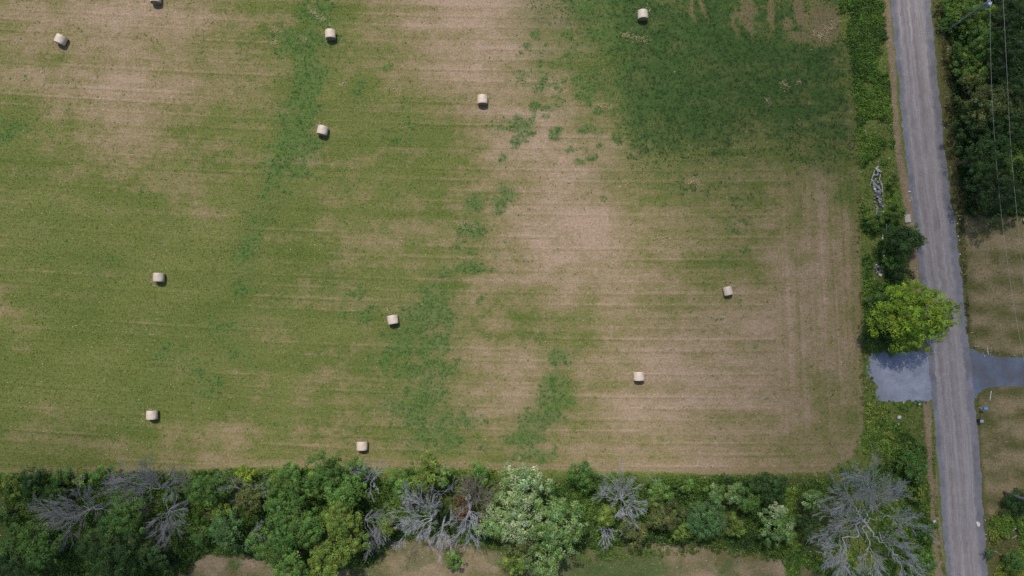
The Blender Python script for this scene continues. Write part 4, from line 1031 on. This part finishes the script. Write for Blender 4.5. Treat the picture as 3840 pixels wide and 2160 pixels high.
bales = [
 (145, 95, -23, 1.0, "hay bale turned askew on pale stubble by the top left corner"),
 (385, -9, 2, 1.0, "hay bale half hidden by the top edge of the picture"),
 (828, 82, 3, 1.0, "hay bale beside the long green strip near the top edge"),
 (808, 325, -11, 1.0, "slightly turned hay bale at the right side of the green strip"),
 (1213, 247, 1, .97, "lone hay bale on tan stubble left of the scattered green clumps"),
 (1619, 32, 1, .97, "greyish hay bale in the dark green crop"),
 (393, 697, 0, 1.0, "hay bale alone in the middle of the olive green side"),
 (986, 804, 10, 1.0, "tilted hay bale at the edge of speckled green regrowth, near the field's centre"),
 (1835, 731, 13, .82, "smallest hay bale, on the road side of the field"),
 (1609, 947, 2, 1.0, "hay bale on pinkish tan stubble between green tongue and road"),
 (376, 1045, 0, 1.0, "hay bale on green stubble above the fallen grey branches"),
 (908, 1123, 1, 1.0, "lowest hay bale, closest to the hedgerow"),
]
proto = None
for (bx, by, rot, sc, label) in bales:
    b = bale_first() if proto is None else copy_tree(proto)
    if proto is None: proto = b
    p = P(bx, by, 1.35)
    b.location = (p.x, p.y, -.01); b.rotation_euler = (0, 0, math.radians(rot)); b.scale = (sc, 1.0 if sc > .9 else .98, sc)
    tag(b, label, "hay bale", "round hay bales on the field")

# ------------------------------------------------------------------ stones
def rock_mesh(seed, name="stone"):
    r = np.random.default_rng(seed); bm = bmesh.new(); bmesh.ops.create_icosphere(bm, subdivisions=2, radius=.5)
    ax = r.uniform(.75, 1.25, 3)*np.array([1, 1, .72])
    pl = [(r.normal(size=3), r.uniform(.36, .46)) for _ in range(7)]
    for v in bm.verts:
        p = np.array(v.co)
        for nrm, d in pl:
            nrm = nrm/np.linalg.norm(nrm); e = p.dot(nrm)-d
            if e > 0: p = p-nrm*e*.9
        v.co = p*ax+r.normal(0, .008, 3)
    me = bpy.data.meshes.new(name); bm.to_mesh(me); bm.free()
    for p in me.polygons: p.use_smooth = False
    return me
RM = {}
for kind, mat in (("grey", M_ROCK), ("pale", M_ROCK_PALE), ("dark", M_ROCK_DARK)):
    RM[kind] = []
    for s in range(5):
        me = rock_mesh(50+s); me.materials.append(mat); RM[kind].append(me)
rs = random.Random(4)
def stone(p, size, kind, label, group=None, name="fieldstone", cat="stone"):
    o = bpy.data.objects.new(name, rs.choice(RM[kind])); COL.objects.link(o)
    o.location = p; o.rotation_euler = (rs.uniform(-.4, .4), rs.uniform(-.4, .4), rs.uniform(0, 6.28))
    o.scale = (size*rs.uniform(.85, 1.25), size*rs.uniform(.8, 1.1), size*rs.uniform(.8, 1.0))
    return tag(o, label, cat, group)
heap = [(3286,648,15),(3284,664,18),(3283,680,18),(3284,696,20),(3286,712,24),(3290,724,36),(3292,738,36),(3292,752,28),(3293,766,24),(3296,780,30),(3298,793,34),(3298,804,26),(3296,814,14)]
LAB = {"grey": "grey fieldstone in the long heap beside the fallen rails", "pale": "pale fieldstone in the long heap beside the fallen rails", "dark": "dark fieldstone in the long heap beside the fallen rails"}
for (hx, hy, hw) in heap:
    for k in range(max(2, int(hw/4.6))):
        ox = hx+rs.uniform(-.5, .5)*hw*.95; oy = hy+rs.uniform(-8, 8); edge = 1-abs(ox-hx)/(hw*.5)
        kind = rs.choices(["grey", "pale", "dark"], [.56, .10, .34])[0]
        sz = rs.uniform(.24, .44); p = Q(ox, oy, 0); p.z = .13+.30*max(0, edge)*rs.uniform(.3, 1.0)
        stone(p, sz, kind, LAB[kind], "stones of the long heap")
for k in range(30):
    a = rs.uniform(0, 6.28); q = math.sqrt(rs.random()); kind = rs.choices(["grey", "pale", "dark"], [.55, .12, .33])[0]
    p = Q(3293+15*q*math.cos(a)+ (3*q*math.sin(a)), 1008+22*q*math.sin(a), 0); p.z = .10+.18*(1-q)
    stone(p, rs.uniform(.2, .36), kind, kind+" fieldstone in the short heap above the bright maple", "stones of the short heap")
for (a, b, s, lb) in [(3308,882,.36,"pale stone beside the dark road edge shrub, upper of two"),(3308,893,.34,"pale stone beside the dark road edge shrub, lower of two"),(3311,960,.34,"pale stone just above the rounded green bush"),(3299,1032,.5,"pale stone at the foot of the short rock heap")]:
    p = Q(a, b, 0); p.z = .18; stone(p, s, "pale", lb)
for (tile, zx, zy, s, lb) in [(T3,990,1300,.72,"pale boulder lying in the weeds below the pull-off"),(T3,985,1372,.4,"small grey stone below the pale boulder in the weeds"),(T3,1040,1155,.3,"white stone on the lower edge of the pull-off, left one"),(T3,1200,1170,.3,"white stone on the lower edge of the pull-off by the road"),(T3,1300,995,.2,"little white stone at the road side of the pull-off"),(T4,1345,905,.55,"pale stone on the dry strip beside the big dead tree")]:
    p = P(*T(tile, zx, zy)); p.z = .22 if s > .4 else .08; stone(p, s, "pale", lb, name="boulder" if s > .5 else "fieldstone")
for (tile, zx, zy) in [(T2,1105,575),(T2,1100,480),(T2,1120,545),(T2,1590,720),(T2,1603,758),(T2,1580,800),(T2,1588,930),(T2,1600,970),(T2,1607,1110),(T2,1625,1290),(T2,1570,690),(T4,1860,885),(T4,1868,1030),(T4,1868,1075),(T1,1450,1290)]:
    p = P(*T(tile, zx, zy)); p.z = .07; stone(p, rs.uniform(.16, .3), "pale", "small white stone along the gravel edge of the road", "white stones along the road edge", name="pebble")
for (a, b) in [(3658,1299),(3666,1300),(3685,1321),(3691,1335),(3702,1319),(3715,1305),(3715,1319),(3713,1328)]:
    p = Q(a, b, 0); p.z = .05; stone(p, rs.uniform(.12, .2), "pale", "small white stone scattered at the driveway mouth", "white stones at the driveway mouth", name="pebble")
p = Q(3842, 830, 0); p.z = .3; stone(p, 1.0, "pale", "pale boulder on the right border below the dark trees", name="boulder")

# fallen rails by the heap
def pole_obj(name, p0, p1, r0, r1, mat, label, cat, group=None, seed=0, sides=7):
    r = np.random.default_rng(seed+900); p0 = np.array(p0); p1 = np.array(p1)
    root_loc = Vector(p0); tb = Tubes(); pts, rad = limb((0, 0, 0), p1-p0, r0, r1, r, 6, .008)
    tb.path(pts, rad, sides)
    # end caps
    o = tb.build(name, mat); me = o.data
    bm = bmesh.new(); bm.from_mesh(me)
    bmesh.ops.holes_fill(bm, edges=[e for e in bm.edges if e.is_boundary], sides=0); bm.to_mesh(me); bm.free()
    o.location = root_loc
    return tag(o, label, cat, group)
def RQ(x, y, z): return Q(3230+.1242*x, 600+.1242*y, z)
rails = [((510,190),(438,300),.75,.6,.10,"thick pale rail, shorter of the crossed pair above the long heap"),((425,235),(612,360),.6,.75,.10,"thick pale rail, longer of the crossed pair above the long heap"),
 ((402,320),(310,590),.55,.5,.055,"thin rail along the field side of the long heap"),((300,580),(665,1000),.75,.55,.06,"long rail lying slantwise across the long heap"),((575,440),(540,630),.5,.45,.06,"rail on the road side of the heap, upper one"),
 ((588,610),(602,770),.4,.4,.05,"rail on the road side of the heap, middle one"),((618,690),(652,1040),.4,.35,.05,"rail on the road side of the heap, lowest one"),((315,600),(258,775),.35,.25,.045,"short rail slanting out into the weeds from the heap"),((465,1090),(625,1225),.7,.6,.055,"bluish rail across the lower part of the long heap")]
for k, (a, b, z0, z1, rr, lb) in enumerate(rails):
    pole_obj("fence_rail", RQ(*a, z0), RQ(*b, z1), rr, rr*.8, M_RAIL, lb, "rail", "fallen rails at the long rock heap", k)
pole_obj("fence_post", Q(3240+.1932*440, 780+.1932*490, 0), Q(3240+.1932*438, 780+.1932*310, .5), .09, .08, M_RAIL, "white weathered post lying between two shrubs above the maple", "post", seed=30)
# culvert slab
def slab():
    bm = bmesh.new(); bmesh.ops.create_cube(bm, size=1)
    for v in bm.verts: v.co = Vector((v.co.x*.85, v.co.y*1.15, v.co.z*.22))
    bmesh.ops.bevel(bm, geom=list(bm.edges), offset=.03, segments=2)
    o = mesh_bm("culvert_slab", bm, M_CONC); c = Q(3401, 820, 0); o.location = (c.x, c.y, .11); o.rotation_euler = (0, 0, .08)
    tag(o, "pale concrete culvert slab beside the road on the dry strip", "slab")
slab()
# stakes
pole_obj("marker_stake", Q(3702.5, 1303, .08), Q(3707.5, 1331, .04), .05, .05, M_STAKE, "pale stake lying on the upper side of the driveway mouth", "stake", seed=41)
pole_obj("marker_stake", Q(3717.5, 1466, .05), Q(3712, 1503, .06), .05, .045, M_WHITE, "white stake lying on the lawn below the driveway", "stake", seed=42)
pole_obj("wooden_stake", Q(3620+.2622*655, 1780+.2622*825, .5), Q(3620+.2622*727, 1780+.2622*762, 1.3), .055, .05, M_RAIL, "pale leaning stake in the bottom corner weeds, upper one", "stake", "leaning stakes in the bottom corner", 43)
pole_obj("wooden_stake", Q(3620+.2622*657, 1780+.2622*918, .5), Q(3620+.2622*735, 1780+.2622*872, 1.3), .055, .05, M_RAIL, "pale leaning stake in the bottom corner weeds, lower one", "stake", "leaning stakes in the bottom corner", 44)

# mailbox and bin
def box_bm(sx, sy, sz, bev=.02, seg=2, z0=0, top_round=False):
    bm = bmesh.new(); bmesh.ops.create_cube(bm, size=1)
    for v in bm.verts: v.co = Vector((v.co.x*sx, v.co.y*sy, z0+(v.co.z+.5)*sz))
    bmesh.ops.bevel(bm, geom=list(bm.edges), offset=bev, segments=seg, affect='EDGES')
    return bm
def mailbox():
    b = Q(3672, 1529, 0); root = empty("mailbox", b); tag(root, "blue mailbox on a white post at the lawn edge below the driveway", "mailbox")
    o = mesh_bm("post", box_bm(.12, .12, 1.0, .01), M_WHITE, root)
    # arched box along x
    bm = bmesh.new(); prof = [(-.17, 0), (.17, 0), (.17, .2)]+[(.17*math.cos(a), .2+.16*math.sin(a)) for a in np.linspace(.15, math.pi-.15, 9)]+[(-.17, .2)]
    vs = [[bm.verts.new((x, y, z)) for y, z in prof] for x in (-.26, -.25, .25, .26)]
    for a, b2 in zip(vs[:-1], vs[1:]):
        for i in range(len(prof)): bm.faces.new((a[i], a[(i+1) % len(prof)], b2[(i+1) % len(prof)], b2[i]))
    bm.faces.new(vs[0]); bm.faces.new(vs[-1][::-1]); bmesh.ops.recalc_face_normals(bm, faces=bm.faces)
    o = mesh_bm("box", bm, M_BLUEL, root); o.location = (.10, 0, 1.0)
    d = mesh_bm("door", box_bm(.02, .33, .32, .008), M_BLUE, o); d.location = (-.275, 0, .01)
    f = mesh_bm("flag", box_bm(.16, .015, .06, .005), M_BLUE, o); f.location = (.08, -.185, .22)
mailbox()
def bin_():
    b = Q(3665, 1576, 0); root = empty("roadside_bin", b); tag(root, "black bin with a pale grey lid at the road edge below the blue mailbox", "bin")
    bm = box_bm(.40, .36, .92, .03)
    for v in bm.verts:
        k = .82+.18*v.co.z/.92; v.co.x *= k; v.co.y *= k
    mesh_bm("body", bm, M_BLACK, root)
    bm = box_bm(.50, .40, .12, .05, 3, .92)
    mesh_bm("lid", bm, M_GREYL, root)
    bm = bmesh.new(); bmesh.ops.create_cone(bm, cap_ends=True, segments=12, radius1=.02, radius2=.02, depth=.36, matrix=Matrix.Rotation(math.pi/2, 4, 'X'))
    h = mesh_bm("handle", bm, M_BLACK, root); h.location = (.27, 0, .95)
bin_()

# ------------------------------------------------------------------ utility poles and wires
def util_pole(base, hgt, label, transformer):
    root = empty("utility_pole", base); tag(root, label, "utility pole", "utility poles along the road")
    tb = Tubes(); z = np.linspace(-.1, hgt, 8); tb.path(np.stack([0*z, 0*z, z], 1), np.linspace(.17, .115, 8), 14)
    o = tb.build("pole", M_POLE, root)
    bm = bmesh.new(); bm.from_mesh(o.data); bmesh.ops.holes_fill(bm, edges=[e for e in bm.edges if e.is_boundary], sides=0); bm.to_mesh(o.data); bm.free()
    def cyl(name, r0, r1, h, loc, mat, par, rot=None):
        bm = bmesh.new(); bmesh.ops.create_cone(bm, cap_ends=True, segments=18, radius1=r0, radius2=r1, depth=h)
        bmesh.ops.bevel(bm, geom=[e for e in bm.edges if len(e.link_faces) == 2 and e.calc_face_angle(0) > .8], offset=min(r0, h)*.15, segments=2)
        ob = mesh_bm(name, bm, mat, par); ob.location = loc
        if rot: ob.rotation_euler = rot
        return ob
    cyl("insulator", .05, .035, .2, (0, 0, hgt+.12), M_CER, root)
    for k, zz_ in enumerate((hgt-.9, hgt-1.25)):
        cyl("insulator", .05, .05, .1, (.0, -.17, zz_), M_CER, root, (math.pi/2, 0, 0))
    if transformer:
        br = mesh_bm("bracket", box_bm(.2, .1, .5, .01), M_STEELD, root); br.location = (.2, 0, hgt-1.25)
        t = cyl("transformer", .25, .25, .8, (.50, -.02, hgt-1.0), M_STEELD, root)
        cyl("lid", .265, .22, .1, (0, 0, .45), M_STEEL, t)
        cyl("bushing", .05, .035, .26, (.05, .08, .62), M_STEEL, t)
        cyl("arrester", .13, .12, .34, (.30, .30, hgt-.45), M_STEEL, root)
    return root
zt = 9.4
pt = Q(3709, 4, zt)
util_pole((pt.x, pt.y, 0), zt, "grey utility pole with transformer rising out of the wood in the top right corner", True)
pb = Q(3775, 1849, 0.6)
util_pole((pb.x, pb.y, 0), 10.0, "grey utility pole rising from the dark oval bush on the right border", False)
def wire(name, pts, label, rad=.013):
    tb = Tubes(); c = np.array([tuple(p) for p in pts]); tb.path(c, np.full(len(c), rad), 6)
    o = tb.build(name, M_WIRE); tag(o, label, "wire", "overhead wires beside the road")
def sagline(a, b, sag, n=40):
    out = []
    for k in range(n+1):
        t = k/n; p = a.lerp(b, t); p.z -= sag*4*t*(1-t); out.append(p)
    return out
top2 = Vector((pb.x, pb.y, 10.1)); top1 = Vector((pt.x, pt.y, zt+.2))
up = top1+(top1-top2)*1.0; up.z = zt+.2
wire("power_wire", sagline(up, top1, 3.0)[:-1]+sagline(top1, top2, 3.3), "thin overhead wire from pole top to pole top, nearer the road")
w1 = [Q(3725, -700, 8.6), Q(3762, 0, 8.2), Q(3776, 270, 7.6), Q(3790, 540, 7.2), Q(3813, 800, 6.9), Q(3840, 1062, 6.9), Q(3880, 1400, 7.2), Q(3960, 1900, 8.2)]
def smooth(ps, n=8):
    out = []
    for i in range(len(ps)-1):
        p0 = ps[max(0, i-1)]; p1 = ps[i]; p2 = ps[i+1]; p3 = ps[min(len(ps)-1, i+2)]
        for k in range(n):
            t = k/n; out.append(.5*((2*p1)+(p2-p0)*t+(2*p0-5*p1+4*p2-p3)*t*t+(3*p1-p0-3*p2+p3)*t**3))
    return out+[ps[-1]]
wire("power_wire", smooth(w1), "thin overhead wire farther from the road, over the wood")
